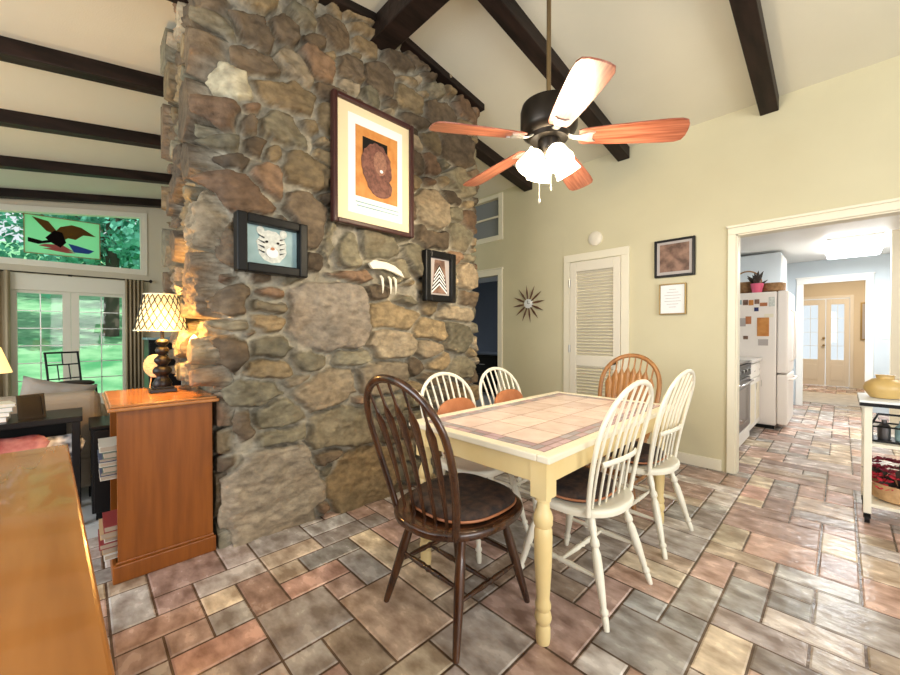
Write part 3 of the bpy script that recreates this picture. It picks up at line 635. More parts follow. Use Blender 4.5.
def windsor(name, label, m, H, arrow, nsp, group, wb=.155, wm=.215, sw=.215, sd_=.215, y0=.165,  lumbar=False, turnedlegs=True, loc=(0, 0, 0), rz=0, lean=.20, split=0):
    t = thing(name, label, 'chair', loc, rz, group); Z = .455
    obj('seat', seat_bm(sw, sd_, Z), m, t, smooth=1)
    if turnedlegs: lp = [(0, .011), (.03, .013), (.10, .015), (.12, .011), (.135, .018), (.16, .018), (.18, .012), (.22, .014), (.45, .020), (.62, .020), (.68, .013), (.70, .020), (.74, .020), (.77, .013), (.85, .017), (1, .015)]
    else: lp = [(0, .012), (.05, .0145), (.25, .018), (.55, .022), (.75, .020), (.80, .016), (.84, .019), (1, .015)]
    feet = {}
    for sx in (-1, 1):
        for sy, (ty, fy) in ((1, (.13, .225)), (-1, (-.12, -.235))):
            bm = new(); p0 = (sx*.225, fy, 0); p1 = (sx*.145, ty, Z-.025); turned(bm, p0, p1, lp); feet[sx, sy] = (Vector(p0), Vector(p1)); obj('leg', bm, m, t, smooth=1)
    at = lambda k, f: feet[k][0].lerp(feet[k][1], f)
    sp = [(0, .007), (.15, .009), (.4, .013), (.46, .010), (.5, .015), (.54, .010), (.6, .013), (.85, .009), (1, .007)]
    for sx in (-1, 1): bm = new(); turned(bm, at((sx, 1), .42), at((sx, -1), .42), sp, 10); obj('stretcher', bm, m, t, smooth=1)
    if not turnedlegs:
        for sy in (-1, 1): bm = new(); turned(bm, at((1, sy), .52), at((-1, sy), .52), sp, 10); obj('stretcher', bm, m, t, smooth=1)
    bm = new(); turned(bm, at((1, 1), .42).lerp(at((1, -1), .42), .5), at((-1, 1), .42).lerp(at((-1, -1), .42), .5), sp, 10); obj('stretcher', bm, m, t, smooth=1)
    # bow
    yb = lambda z: -y0 - lean*(z-Z) - .07*max(0, (z-Z)/(H-Z))**2
    zm = Z+(H-Z)*.58; pts = []
    for k in range(9): f = k/9; z = Z-.02+(zm-Z+.02)*f; pts.append((wb+(wm-wb)*math.sin(f*PI/2), z))
    for k in range(0, 25): a = PI*k/24; pts.append((wm*math.cos(a), zm+(H-.012-zm)*math.sin(a)**.92 if 0 < k < 24 else zm))
    for k in range(8, -1, -1): f = k/9; z = Z-.02+(zm-Z+.02)*f; pts.append((-(wb+(wm-wb)*math.sin(f*PI/2)), z))
    curve = [(x, yb(z), z) for x, z in pts]
    bm = new(); tube(bm, curve, [(.018, .014) if arrow else (.0125, .0105)]*len(curve), 10, flat=(1, 0, 0)); obj('back_bow', bm, m, t, smooth=1)
    for i in range(nsp):
        f = (i+.5)/nsp*2-1; xb = f*wb*.90; xt = f*wm*.86
        # height of the bow at xt
        zt = max(z for x, z in pts if abs(x-xt) < .03)
        c2 = [(abs(x-xt), z) for x, z in pts if z > zm]; zt = min(c2)[1]-.004
        p0 = Vector((xb, yb(Z)+.012, Z-.015)); p1 = Vector((xt, yb(zt), zt)); n_ = 20; pp = []; rr = []
        for k in range(n_+1):
            g = k/n_; p = p0.lerp(p1, g); p.y = p0.y*(1-g)+p1.y*g + .018*math.sin(g*PI); pp.append(p)
            if arrow:
                if g < .08: r = (.008, .007)
                elif g < .76: r = (.009+.022*((g-.08)/.68)**1.2, .007)
                elif g < .83: r = (.031-.023*((g-.76)/.07), .007)
                else: r = (.0065, .006)
            else: r = (.0055+.002*math.sin(g*PI),)*2
            rr.append(r)
        bm = new(); tube(bm, pp, rr, 8, flat=(1, 0, 0)); obj('spindle', bm, m, t, smooth=1)
    if lumbar:
        z = Z+.20; bm = new(); pp = []
        for k in range(17): a = -1+k/8; pp.append((a*.165, yb(z)-.035*(1-a*a)-.008, z+.012*(1-a*a)))
        tube(bm, pp, [(.007, .013)]*17, 8, flat=(0, 1, 0)); obj('lumbar_rail', bm, m, t, smooth=1)
    return t
def cushion(label, loc, rz, m='cushion', w=.19, d=.19, z=.447):
    t = thing('seat_cushion', label, 'cushion', (loc[0], loc[1], z), rz, 'dark seat cushions')
    bm = new(); n_ = 40; lv = [(.90, 0), (1, .014), (1.01, .032), (.94, .050), (.75, .058), (.4, .054), (.1, .050)]; rings = []
    for s_, zz in lv:
        rg = []
        for k in range(n_):
            a = 2*PI*k/n_; c_, s2 = math.cos(a), math.sin(a); ex = 2/3.2; x = math.copysign(abs(c_)**ex, c_)*w*s_; y = math.copysign(abs(s2)**ex, s2)*d*s_
            if y < 0: x *= 1-.22*(y/d)**2
            rg.append(bm.verts.new((x, y, zz)))
        rings.append(rg)
    for a, b2 in zip(rings, rings[1:]):
        for k in range(n_): bm.faces.new((a[k], a[(k+1) % n_], b2[(k+1) % n_], b2[k]))
    bm.faces.new(rings[0][::-1]); bm.faces.new(rings[-1]); obj('pad', bm, m, t, smooth=1)
    bm = new(); pp = []
    for k in range(n_+1):
        a = 2*PI*k/n_; c_, s2 = math.cos(a), math.sin(a); ex = 2/3.2; x = math.copysign(abs(c_)**ex, c_)*w*1.005; y = math.copysign(abs(s2)**ex, s2)*d*1.005
        if y < 0: x *= 1-.22*(y/d)**2
        pp.append((x, y, .018))
    tube(bm, pp, .006, 6); obj('piping', bm, 'leather', t, smooth=1)
G = 'windsor chairs round the dining table'
windsor('windsor_chair', 'dark walnut arrow-back windsor chair at the near end of the table', 'brown', 1.06, True, 5, G, turnedlegs=False, loc=(-1.215, 1.225, 0), rz=math.radians(0), wm=.248, wb=.19, lean=.19, sw=.262, sd_=.285, y0=.205)
cushion('black cushion on the dark walnut chair at the near end of the table', (-1.215, 1.25), 0, w=.215, d=.215)
windsor('windsor_chair', 'oak arrow-back windsor chair at the far end of the table', 'oak', 1.055, True, 8, G, turnedlegs=False, loc=(-1.19, 2.89, 0), rz=PI, wm=.225, wb=.165)
wc = windsor('windsor_chair', 'cream hoop-back windsor chair on the right side, nearer the camera', 'cream', 1.02, False, 6, G, lumbar=True, loc=(-.888, 1.772, 0), rz=math.radians(87.5), wm=.240, wb=.210, lean=.115, sw=.24, sd_=.22, y0=.145)
dup(wc, (-.885, 2.495, 0), math.radians(88), 'cream hoop-back windsor chair on the right side, nearer the back wall')
cushion('dark brown cushion on the nearer cream chair at the table right side', (-.93, 1.775), math.radians(87.5), w=.19, d=.175)
cushion('dark brown cushion on the farther cream chair at the table right side', (-.925, 2.50), math.radians(88), w=.19, d=.175)
wl = windsor('windsor_chair', 'white hoop-back windsor chair on the stone wall side, nearer the camera', 'cream', .965, False, 7, G, loc=(-1.56, 1.735, 0), rz=-PI/2, wm=.232, wb=.165, lean=.15)
dup(wl, (-1.56, 2.285, 0), -PI/2, 'white hoop-back windsor chair on the stone wall side, by the hall doorway')
for y, lb in ((1.735, 'tan leather back cushion on the white chair nearer the camera'), (2.285, 'tan leather back cushion on the white chair by the hall doorway')):
    bm = new(); n_ = 30; rings = []
    for s_, xx in ((.85, -.018), (1, -.006), (1, .010), (.85, .024), (.3, .028)):
        rings.append([bm.verts.new((xx, math.copysign(abs(math.cos(2*PI*k/n_))**.75, math.cos(2*PI*k/n_))*.185*s_, math.copysign(abs(math.sin(2*PI*k/n_))**.75, math.sin(2*PI*k/n_))*.18*s_)) for k in range(n_)])
    for a, b2 in zip(rings, rings[1:]):
        for k in range(n_): bm.faces.new((a[k], a[(k+1) % n_], b2[(k+1) % n_], b2[k]))
    bm.faces.new(rings[0][::-1]); bm.faces.new(rings[-1])
    o = obj('back_cushion', bm, 'leather', smooth=1, loc=(-1.56-.150, y, .455+.172), rot=(0, math.radians(-9), 0)); tag(o, lb, 'cushion', 'tan leather back cushions')

# ---------------------------------------------------------------- ceiling fan
FX, FY, FZ = -1.168, 1.912, 2.33
fan = thing('ceiling_fan', 'bronze ceiling fan with five cherry blades and lit glass shades over the table', 'ceiling fan', (FX, FY, FZ))
bm = new(); tube(bm, [(0, 0, .22), (0, 0, zc(FY)-FZ-.02)], .013, 10); obj('down_rod', bm, 'rod', fan, smooth=1)
bm = new(); zt = zc(FY)-FZ; lathe(bm, [(.02, zt-.10), (.055, zt-.06), (.07, zt-.02), (.07, zt+.01)], 24); obj('canopy', bm, 'bronze', fan, smooth=1)
bm = new(); lathe(bm, [(.03, -.01), (.10, .0), (.145, .025), (.158, .05), (.158, .15), (.15, .18), (.08, .205), (.02, .225)], 36); obj('motor_housing', bm, 'bronze', fan, smooth=35)
bm = new(); lathe(bm, [(.05, -.015), (.105, -.012), (.118, .012), (.10, .025)], 30); obj('motor_ring', bm, 'bronze', fan, smooth=1)
bm = new(); lathe(bm, [(0, -.11), (.02, -.105), (.05, -.08), (.06, -.05), (.06, -.015), (.04, 0)], 28); obj('switch_housing', bm, 'bronze', fan, smooth=1)
view = math.radians(90+45.9)
for k in range(5):
    a = view + PI + math.radians(72*k) + math.radians(1.5)
    piv = Matrix.Rotation(a, 4, 'Z'); tilt = Matrix.Rotation(math.radians(-13), 4, 'X'); drop = Matrix.Rotation(math.radians(4.5), 4, 'Y')
    mt = piv @ drop @ tilt
    bm = new(); n_ = 10; pr = [(.165, .048), (.19, .058), (.30, .068), (.45, .078), (.60, .085), (.655, .083), (.685, .070), (.697, .040), (.70, 0)]
    poly = [(x, y) for x, y in pr]+[(x, -y) for x, y in pr[::-1][1:]]
    prism(bm, poly, -.004, .004); bl = obj('blade', bm, 'blade', fan, bevel=.002); bl.matrix_local = mt
    bm = new(); tube(bm, [mt @ Vector(p) for p in ((.10, 0, .012), (.14, 0, -.006), (.17, 0, -.010))], [(.018, .006)]*3, 8, flat=mt.to_3x3() @ Vector((0, 1, 0)))
    prism(bm, [(.16, -.014), (.215, -.036), (.25, -.036), (.235, -.020), (.235, .020), (.25, .036), (.215, .036), (.16, .014)], -.010, -.004, mt)
    obj('blade_iron', bm, 'silver', fan)
for k in range(4):
    a = view+PI/2+math.radians(90*k)+.25; mt = Matrix.Translation((math.cos(a)*.055, math.sin(a)*.055, -.07)) @ Matrix.Rotation(a, 4, 'Z') @ Matrix.Rotation(math.radians(180-32), 4, 'Y')
    bm = new(); lathe(bm, [(.014, -.01), (.02, .01), (.022, .02)], 14, mtx=mt); so = obj('lamp_socket', bm, 'bronze', fan, smooth=1)
    bm = new(); lathe(bm, [(.022, .02), (.040, .03), (.055, .055), (.060, .09), (.072, .14), (.062, .136), (.02, .12)], 20, mtx=mt); obj('glass_shade', bm, 'bulb', fan, smooth=1)
for dx, l in ((-.066, .27), (.0, .20)):
    bm = new(); R_ = Vector((.696, .718, 0)); p = R_*dx+Vector((.04, -.04, 0)); tube(bm, [p+Vector((0, 0, -.10)), p+Vector((0, 0, -.10-l))], .0016, 6)
    lathe(bm, [(0, -.02), (.005, -.012), (.006, 0), (.002, .01)], 8, (p.x, p.y, -.10-l)); obj('pull_chain', bm, 'bone', fan)
pl = bpy.data.lights.new('fan_lamp', 'POINT'); pl.energy = 42; pl.color = (1, .82, .55); pl.shadow_soft_size = .09
po = bpy.data.objects.new('fan_lamp', pl); C.objects.link(po); po.location = (FX, FY, FZ-.29)

# ---------------------------------------------------------------- bookcase beside the stone
bk = thing('bookcase', 'low honey wood bookcase with molded base beside the stone wall corner', 'bookcase', (-2.465, .12, 0))
W_, D_, Hh = .66, .405, .87   # extends to -X by W_, to +Y by D_
bm = new(); box(bm, -.022, 0, 0, 0, D_, Hh-.03); obj('side_panel', bm, 'wood', bk, bevel=.002)
bm = new(); box(bm, -W_, 0, 0, -W_+.022, D_, Hh-.03); obj('side_panel', bm, 'wood', bk, bevel=.002)
bm = new(); box(bm, -W_+.022, D_-.012, .02, -.022, D_-.002, Hh-.03); obj('back_panel', bm, 'brown', bk)
for z in (.09, .48): bm = new(); box(bm, -W_+.022, .012, z, -.022, D_-.012, z+.02); obj('shelf', bm, 'brown', bk)
bm = new(); prof2 = [(0, .0), (.022, 0), (.022, .085), (.012, .10), (0, .105)]
box(bm, 0, -.02, 0, .018, D_+.012, .085); box(bm, 0, -.008, .085, .009, D_+.004, .10); box(bm, -W_, -.02, 0, 0, 0, .085); obj('base_molding', bm, 'wood', bk, bevel=.005)
bm = new(); box(bm, -W_-.025, -.035, Hh-.03, .03, D_+.03, Hh-.012); box(bm, -W_-.015, -.025, Hh-.012, .02, D_+.02, Hh); obj('top', bm, 'topwood', bk, bevel=.006, segs=3)
rng = random.Random(4)
bi = 0
bcols = [(.55, .50, .42), (.25, .03, .03), (.05, .06, .12), (.62, .60, .55), (.10, .14, .10), (.45, .30, .16)]
lbase = ['lying flat on the {s} shelf of the wood bookcase']
for z, cnt, sn in ((.50, 7, 'middle'), (.11, 6, 'bottom')):
    zz = z
    for k in range(cnt):
        h_ = rng.uniform(.016, .030); c = bcols[(k*2+bi) % 6]; dx = rng.uniform(-.012, .012)
        t = thing('book', '%s book, number %s from the bottom of the stack on the %s bookcase shelf' % (['tan', 'red', 'navy', 'cream', 'green', 'brown'][(k*2+bi) % 6], ['one', 'two', 'three', 'four', 'five', 'six', 'seven'][k], sn), 'book', (-2.465-.145+dx, .062+rng.uniform(-.012, .012), zz+.0005), 0, 'books stacked in the bookcase')
        bm = new(); box(bm, -.11, 0, 0, .11, .15, .0025); box(bm, -.11, 0, h_-.0025, .11, .15, h_); box(bm, -.11, .146, 0, .11, .15, h_); obj('cover', bm, mat('book_%d' % ((k*2+bi) % 6), c, .5), t)
        bm = new(); box(bm, -.105, .004, .0026, .105, .146, h_-.0026); obj('pages', bm, mat('aged_pages', (.40, .32, .24), .8), t); zz += h_+.001
    bi += 3

# table lamp on the bookcase
lm = thing('table_lamp', 'lit lamp with basket-weave shade and black turned base on the bookcase', 'lamp', (-2.87, .35, .87))
bm = new(); box(bm, -.065, -.065, 0, .065, .065, .022); box(bm, -.05, -.05, .022, .05, .05, .034); obj('plinth', bm, 'blackpl', lm, bevel=.004)
bm = new(); lathe(bm, [(.045, .034), (.05, .05), (.038, .075), (.028, .09), (.032, .10), (.047, .115), (.050, .13), (.04, .148), (.022, .158), (.03, .168), (.042, .185), (.040, .20), (.024, .215), (.018, .222), (.030, .235), (.036, .25), (.028, .268), (.014, .275), (.03, .29), (.036, .30), (.026, .315), (.010, .32), (.010, .37)], 28); obj('base', bm, 'blackpl', lm, smooth=60)
bm = new(); n_ = 40; z0, z1, r0, r1 = .37, .585, .133, .086
ra = [bm.verts.new((r0*math.cos(2*PI*k/n_), r0*math.sin(2*PI*k/n_), z0)) for k in range(n_)]; rb = [bm.verts.new((r1*math.cos(2*PI*k/n_), r1*math.sin(2*PI*k/n_), z1)) for k in range(n_)]
for k in range(n_): bm.faces.new((ra[k], ra[(k+1) % n_], rb[(k+1) % n_], rb[k]))
sh = obj('lamp_shade', bm, 'shade', lm, smooth=1); md = sh.modifiers.new('s', 'SOLIDIFY'); md.thickness = .003
bm = new(); nl = 20
for s_ in (-1, 1):
    for k in range(nl):
        pp = []
        for q_ in range(9):
            f = q_/8; a = 2*PI*k/nl + s_*f*.95; r = r0+(r1-r0)*f+.0022; pp.append((r*math.cos(a), r*math.sin(a), z0+(z1-z0)*f))
        tube(bm, pp, (.0026), 5)
obj('shade_weave', bm, 'bronze', sh)
for z, r in ((z0, r0), (z1, r1)):
    bm = new(); tube(bm, [((r+.002)*math.cos(2*PI*k/40), (r+.002)*math.sin(2*PI*k/40), z) for k in range(41)], .004, 6); obj('shade_ring', bm, 'cream2', sh)
pl = bpy.data.lights.new('table_lamp_bulb', 'POINT'); pl.energy = 24; pl.color = (1, .56, .18); pl.shadow_soft_size = .05
po = bpy.data.objects.new('table_lamp_bulb', pl); C.objects.link(po); po.location = (-2.87, .35, .87+.49)

# round wicker ornament on stand, on the bookcase
wk = thing('wicker_ornament', 'round wicker medallion on a small stand behind the lamp', 'ornament', (-3.06, .335, .87), math.radians(45))
bm = new(); mt = Matrix.Translation((0, 0, .145)) @ Matrix.Rotation(PI/2, 4, 'X'); lathe(bm, [(.02, -.006), (.05, -.010), (.072, -.006), (.075, 0), (.072, .006), (.05, .010), (.02, .006)], 28, mtx=mt); obj('medallion', bm, 'wickl', wk, smooth=1)
for sx in (-1, 1): bm = new(); tube(bm, [(sx*.035, .0, 0), (sx*.02, 0, .09)], .004, 6); obj('leg', bm, 'wickl', wk)
bm = new(); tube(bm, [(0, .05, 0), (0, .006, .10)], .004, 6); obj('leg', bm, 'wickl', wk)

# small wall sconce lighting the rough corner
sc = thing('corner_sconce', 'small glowing candle sconce on the rough stone corner', 'sconce', (-2.60, YC-.135, 1.17))
bm = new(); box(bm, -.02, .02, -.06, .02, .14, -.045); lathe(bm, [(.008, -.10), (.022, -.06), (.024, -.045)], 14); obj('bracket', bm, 'bronze', sc)
bm = new(); lathe(bm, [(.010, -.045), (.022, -.03), (.026, -.005), (.020, .022), (.004, .045)], 16); obj('bulb', bm, mat('sconce_glow', (1, .8, .5), .4, emit=(1, .66, .25), estr=6), sc, smooth=1)
for nm, lc, en in (('sconce_lamp', (-2.63, YC-.27, 1.28), 9),):
    pl = bpy.data.lights.new(nm, 'POINT'); pl.energy = en; pl.color = (1, .52, .13); pl.shadow_soft_size = .03
    po = bpy.data.objects.new(nm, pl); C.objects.link(po); po.location = lc

# ---------------------------------------------------------------- foreground sideboard
fg = thing('sideboard', 'honey maple sideboard with smooth top in the near left corner', 'sideboard', (-2.06, -.04, 0), math.radians(-2.7)*-1)
L_ = 2.05; dp = .62; hz = .80
bm = new(); box(bm, 0, -dp, hz-.03, L_, 0, hz); obj('top', bm, 'topwood', fg, bevel=.007, segs=3)
bm = new(); box(bm, .03, -dp+.03, .08, L_-.03, -.03, hz-.03); obj('body', bm, 'wood', fg, bevel=.003)
bm = new(); box(bm, .05, -dp+.05, 0, L_-.05, -.05, .08); obj('plinth', bm, 'wood', fg)
for i in range(3):
    x0 = .06+i*(L_-.12)/3; x1 = x0+(L_-.12)/3-.02
    bm = new(); box(bm, x0, -.03, .12, x1, -.015, hz-.06); dd = obj('door', bm, 'wood', fg, bevel=.004)
    bm = new(); lathe(bm, [(.006, 0), (.006, .012), (.014, .02), (.010, .03), (0, .032)], 12, mtx=Matrix.Translation((x1-.04, -.015, .5)) @ Matrix.Rotation(-PI/2, 4, 'X')); obj('knob', bm, 'bronze', dd, smooth=1)

# ---------------------------------------------------------------- living room furniture
cs = thing('console_table', 'black console table with a shelf behind the sofa', 'table', (-3.55, -.62, 0))
bm = new(); box(bm, -.20, -.75, .665, .20, .62, .70); obj('top', bm, 'blackpl', cs, bevel=.004)
bm = new(); box(bm, -.18, -.73, .38, .18, .54, .405); obj('shelf', bm, 'blackpl', cs)
bm = new(); box(bm, -.19, -.73, .10, -.17, .54, .665); obj('back_panel', bm, 'blackpl', cs)
for sx in (-1, 1):
    for y in (-.72, .59): bm = new(); box(bm, sx*.18-.02, y-.02, 0, sx*.18+.02, y+.02, .665); obj('leg', bm, 'blackpl', cs, bevel=.003)
def pillow_bm(w, h, d, sd_=0):
    bm = new(); n_ = 14; r = random.Random(sd_)
    for sg_ in (-1, 1):
        g = [[None]*(n_+1) for _ in range(n_+1)]
        for i in range(n_+1):
            for j in range(n_+1):
                a, b2 = -1+2*i/n_, -1+2*j/n_; th = max(0, (1-a**4)*(1-b2**4))**.5; sh_ = 1-.10*(1-abs(a*b2))
                g[i][j] = bm.verts.new((sg_*d*th*(1+.06*math.sin(5*a+sd_)*math.cos(4*b2)), a*w*(1-.10*(1-b2*b2)*abs(a)), b2*h*(1-.10*(1-a*a)*abs(b2))))
        for i in range(n_):
            for j in range(n_): bm.faces.new((g[i][j], g[i+1][j], g[i+1][j+1], g[i][j+1]))
    bmesh.ops.remove_doubles(bm, verts=bm.verts, dist=.0005); return bm
o = obj('throw_pillow', pillow_bm(.17, .11, .09, 1), 'red', smooth=1, loc=(-3.44, -.31, .50), rot=(0, math.radians(50), 0)); tag(o, 'dark red patterned pillow on the black console shelf', 'pillow')
o = obj('folded_throw', pillow_bm(.11, .09, .08, 2), 'pattern', smooth=1, loc=(-3.44, -.10, .49), rot=(0, math.radians(60), .1)); tag(o, 'black and white patterned throw on the console shelf right end', 'blanket')
sf = thing('sofa', 'beige fabric sofa with its back to the console table', 'sofa', (-4.25, -.75, 0))
bm = new(); box(bm, -.40, -.85, .08, .35, .85, .42); obj('seat_base', bm, 'sofa', sf, bevel=.03, segs=3)
bm = new(); box(bm, .20, -.85, .30, .42, .85, .79); obj('backrest', bm, 'sofa', sf, bevel=.06, segs=4)
for y in (-.80, .80): bm = new(); box(bm, -.42, y-.11, .08, .38, y+.11, .60); obj('armrest', bm, 'sofa', sf, bevel=.05, segs=4)
for x in (-.36, .32):
    for y in (-.8, .8): bm = new(); box(bm, x-.02, y-.02, 0, x+.02, y+.02, .08); obj('foot', bm, 'blackpl', sf)
for i, (y, z, r_, lb) in enumerate(((-1.04, .70, .1, 'grey beige pillow on the left of the sofa back'), (-.60, .70, .30, 'grey beige pillow in the middle of the sofa'), (-.16, .70, -.25, 'leaning grey pillow near the sofa right arm'))):
    o = obj('throw_pillow', pillow_bm(.21, .20, .07, 5+i), 'pillow', smooth=1, loc=(-4.18, y, z-.03), rot=(r_, math.radians(-12), 0)); tag(o, lb, 'pillow', 'sofa pillows')
# items on the console
t = thing('photo_frame', 'small black photo frame standing on the console table', 'picture frame', (-3.45, -.22, .70), math.radians(20))
bm = new()
mt = Matrix.Rotation(math.radians(-12), 4, 'Y')
for a in ((-.06, 0, -.045, .15), (.045, 0, .06, .15), (-.045, 0, .045, .015), (-.045, .135, .045, .15)): box(bm, -.006, a[0], a[1], .006, a[2], a[3], mt)
obj('frame', bm, 'blackpl', t); bm = new(); box(bm, -.004, -.045, .015, .0, .045, .135, mt); obj('photo', bm, 'black', t)
bm = new(); tube(bm, [(-.028, 0, .10), (-.07, 0, 0.004)], .004, 6); obj('prop', bm, 'blackpl', t)
zz = .70
for k in range(4):
    h_ = (.03, .024, .028, .02)[k]
    t = thing('book', 'pale %s book of the stack on the console table' % ('lowest', 'second lowest', 'third', 'topmost')[k], 'book', (-3.50, -.42+.006*k, zz+.0003), .08*k, 'books on the console table')
    bm = new(); box(bm, -.08, -.10, 0, .08, .10, .002); box(bm, -.08, -.10, h_-.002, .08, .10, h_); box(bm, -.08, -.10, 0, -.077, .10, h_); obj('cover', bm, ('greymat', 'bone', 'pblue', 'bone')[k], t)
    bm = new(); box(bm, -.077, -.096, .0021, .076, .096, h_-.0021); obj('pages', bm, 'paper', t); zz += h_+.0008
l2 = thing('table_lamp', 'small lamp with glowing yellow shade at the left edge of the view', 'lamp', (-4.72, -.98, 0), 0)
bm = new(); lathe(bm, [(.13, 0), (.13, .015), (.02, .03), (.012, .05), (.012, 1.0)], 20); obj('pole', bm, 'bronze', l2, smooth=40)
bm = new(); lathe(bm, [(.15, .885), (.085, 1.10), (.082, 1.10), (.147, .89)], 28); obj('lamp_shade', bm, 'shade2', l2, smooth=1)
l2['label'] = 'small floor lamp with glowing yellow shade at the left edge, behind the sofa'; l2.name = 'floor_lamp'
l2.location = (-5.05, -.585, 0)
pl = bpy.data.lights.new('floor_lamp_bulb', 'POINT'); pl.energy = 45; pl.color = (1, .70, .40); pl.shadow_soft_size = .06
po = bpy.data.objects.new('floor_lamp_bulb', pl); C.objects.link(po); po.location = (-5.05, -.585, 1.02)

sc2 = thing('black_side_box', 'low black box between the console table and the bookcase', 'cabinet', (-3.55, .22, 0))  # black box with a door, put in for an unidentified dark mass
bm = new(); box(bm, -.20, -.18, .05, .18, .24, .60); obj('body', bm, 'blackpl', sc2, bevel=.004)
bm = new(); box(bm, -.21, -.19, .60, .20, .25, .62); obj('top', bm, 'blackpl', sc2, bevel=.004)
bm = new(); box(bm, -.18, -.16, 0, .16, .22, .05); obj('plinth', bm, 'blackpl', sc2)
bm = new(); box(bm, .18, -.17, .06, .195, .23, .59); dd = obj('door', bm, 'blackpl', sc2, bevel=.003)
bm = new(); tube(bm, [(.20, .18, .3), (.20, .18, .4)], .005, 6); obj('handle', bm, 'silver', dd)
# bistro chair by the doors
bc = thing('bistro_chair', 'black iron bistro chair with dark seat in front of the French doors', 'chair', (-6.9, -.08, 0), math.radians(30))
bm = new(); lathe(bm, [(.17, .555), (.20, .565), (.20, .59), (.17, .605), (.05, .607)], 24); obj('seat', bm, 'pattern' if 0 else 'cushion', bc, smooth=1)
for a in range(4):
    c_, s_ = (1, 1, -1, -1)[a], (1, -1, 1, -1)[a]; bm = new(); tube(bm, [(c_*.15, s_*.15, .56), (c_*.19, s_*.19, 0)], .012, 8); obj('leg', bm, 'blackm', bc)
bm = new()
for y in (-.17, .17): tube(bm, [(-.15, y, .55), (-.18, y, .75), (-.22, y, .98)], .012, 8)
tube(bm, [(-.22, -.18, .975), (-.22, .18, .975)], .012, 8); tube(bm, [(-.195, -.17, .82), (-.195, .17, .82)], .009, 8)
for y in (-.06, .06): tube(bm, [(-.16, y, .62), (-.195, y, .82)], .007, 6)
tube(bm, [(-.165, -.17, .64), (-.165, .17, .64)], .008, 8); tube(bm, [(-.2, 0, .82), (-.22, 0, .975)], .007, 6); obj('back_frame', bm, 'blackm', bc)
bm = new(); tube(bm, [(.17, .17, .25), (-.17, .17, .25), (-.17, -.17, .25), (.17, -.17, .25), (.17, .17, .25)], .008, 6); obj('foot_ring', bm, 'blackm', bc)
# black media cabinet
mc = thing('media_cabinet', 'tall black cabinet by the wall behind the lamp', 'cabinet', (-6.6, 1.05, 0))
bm = new(); box(bm, -.25, -.42, .04, .25, .42, 1.14); obj('body', bm, 'blackpl', mc, bevel=.004)
bm = new(); box(bm, -.27, -.44, 1.14, .27, .44, 1.17); obj('top', bm, 'pblue', mc, bevel=.004)
for y in (-.21, .21):
    bm = new(); box(bm, .25, y-.20, .08, .265, y+.20, 1.10); dd = obj('door', bm, 'blackpl', mc, bevel=.003); bm = new(); tube(bm, [(.275, y*.3, .5), (.275, y*.3, .65)], .006, 6); obj('handle', bm, 'silver', dd)
bm = new(); box(bm, -.23, -.40, 0, .23, .40, .04); obj('plinth', bm, 'blackpl', mc)

# ---------------------------------------------------------------- kitchen
fr = thing('refrigerator', 'white refrigerator with papers and magnets on its side', 'refrigerator', (-.515, 6.32, 0))
bm = new(); box(bm, -.72, 0, .05, -.065, .86, 1.76); obj('cabinet', bm, 'fridge', fr, bevel=.012)
bm = new(); box(bm, -.70, .03, 0, -.08, .83, .05); obj('kick_plate', bm, 'blackpl', fr)
bm = new(); box(bm, -.06, .003, .72, .045, .857, 1.765); da = obj('door', bm, 'fridge', fr, bevel=.02, segs=3)
bm = new(); box(bm, -.06, .003, .07, .045, .857, .705); db = obj('freezer_drawer', bm, 'fridge', fr, bevel=.02, segs=3)
for y in (.40, .46): bm = new(); tube(bm, [(.045, y, .86), (.08, y, .90), (.085, y, 1.2), (.08, y, 1.5), (.045, y, 1.54)], .012, 8); obj('handle', bm, 'fridge', da, smooth=1)
bm = new(); tube(bm, [(.045, .12, .64), (.085, .15, .64), (.085, .70, .64), (.045, .73, .64)], .012, 8); obj('handle', bm, 'fridge', db, smooth=1)
mg = [(-.96, 1.64, .05, .06, 'pblue', 'grey blue magnet at the top left of the refrigerator side'), (-.894, 1.635, .055, .07, 'pdark', 'dark brown magnet in the top row beside the blue one'), (-.835, 1.63, .05, .07, 'orange', 'orange magnet in the middle of the top row'), (-.775, 1.64, .05, .06, 'pdark', 'dark magnet right of the orange one in the top row'),
      (-.708, 1.60, .075, .045, 'leather', 'tan strip magnet at the right of the top row'), (-.93, 1.375, .08, .11, 'greymat', 'grey photo magnet at the left of the refrigerator side'), (-.862, 1.40, .06, .10, 'leather', 'small tan photo magnet beside the grey one'), (-.78, 1.54, .045, .05, 'navy', 'navy magnet above the orange photo'),
      (-.712, 1.31, .12, .24, 'orange', 'large orange photo on the refrigerator side'), (-.71, 1.11, .10, .08, 'greymat', 'grey card below the large orange photo'), (-.89, 1.17, .05, .045, 'pdark', 'small dark magnet low on the left'), (-.627, 1.63, .06, .12, 'pgrey', 'pale paper at the top right corner of the refrigerator side'), (-.655, 1.455, .09, .045, 'bone', 'cream card right of the navy magnet')]
for x, z, w, h, m, lb in mg:
    bm = new(); box(bm, x-w/2, 6.316, z-h/2, x+w/2, 6.3195, z+h/2); tag(obj('fridge_magnet', bm, m), lb, 'magnet', 'magnets and papers on the refrigerator')
bk2 = thing('wicker_basket', 'brown wicker basket with handle on top of the refrigerator', 'basket', (-.92, 6.62, 1.762))
bm = new(); lathe(bm, [(.11, 0), (.145, .02), (.16, .12), (.165, .16), (.15, .16), (.13, .03), (.02, .02)], 28); obj('bowl', bm, 'wicker', bk2, smooth=40)
bm = new(); tube(bm, [(.155*math.cos(PI*k/16), 0, .15+.17*math.sin(PI*k/16)) for k in range(17)], .010, 8); obj('handle', bm, 'wicker', bk2)
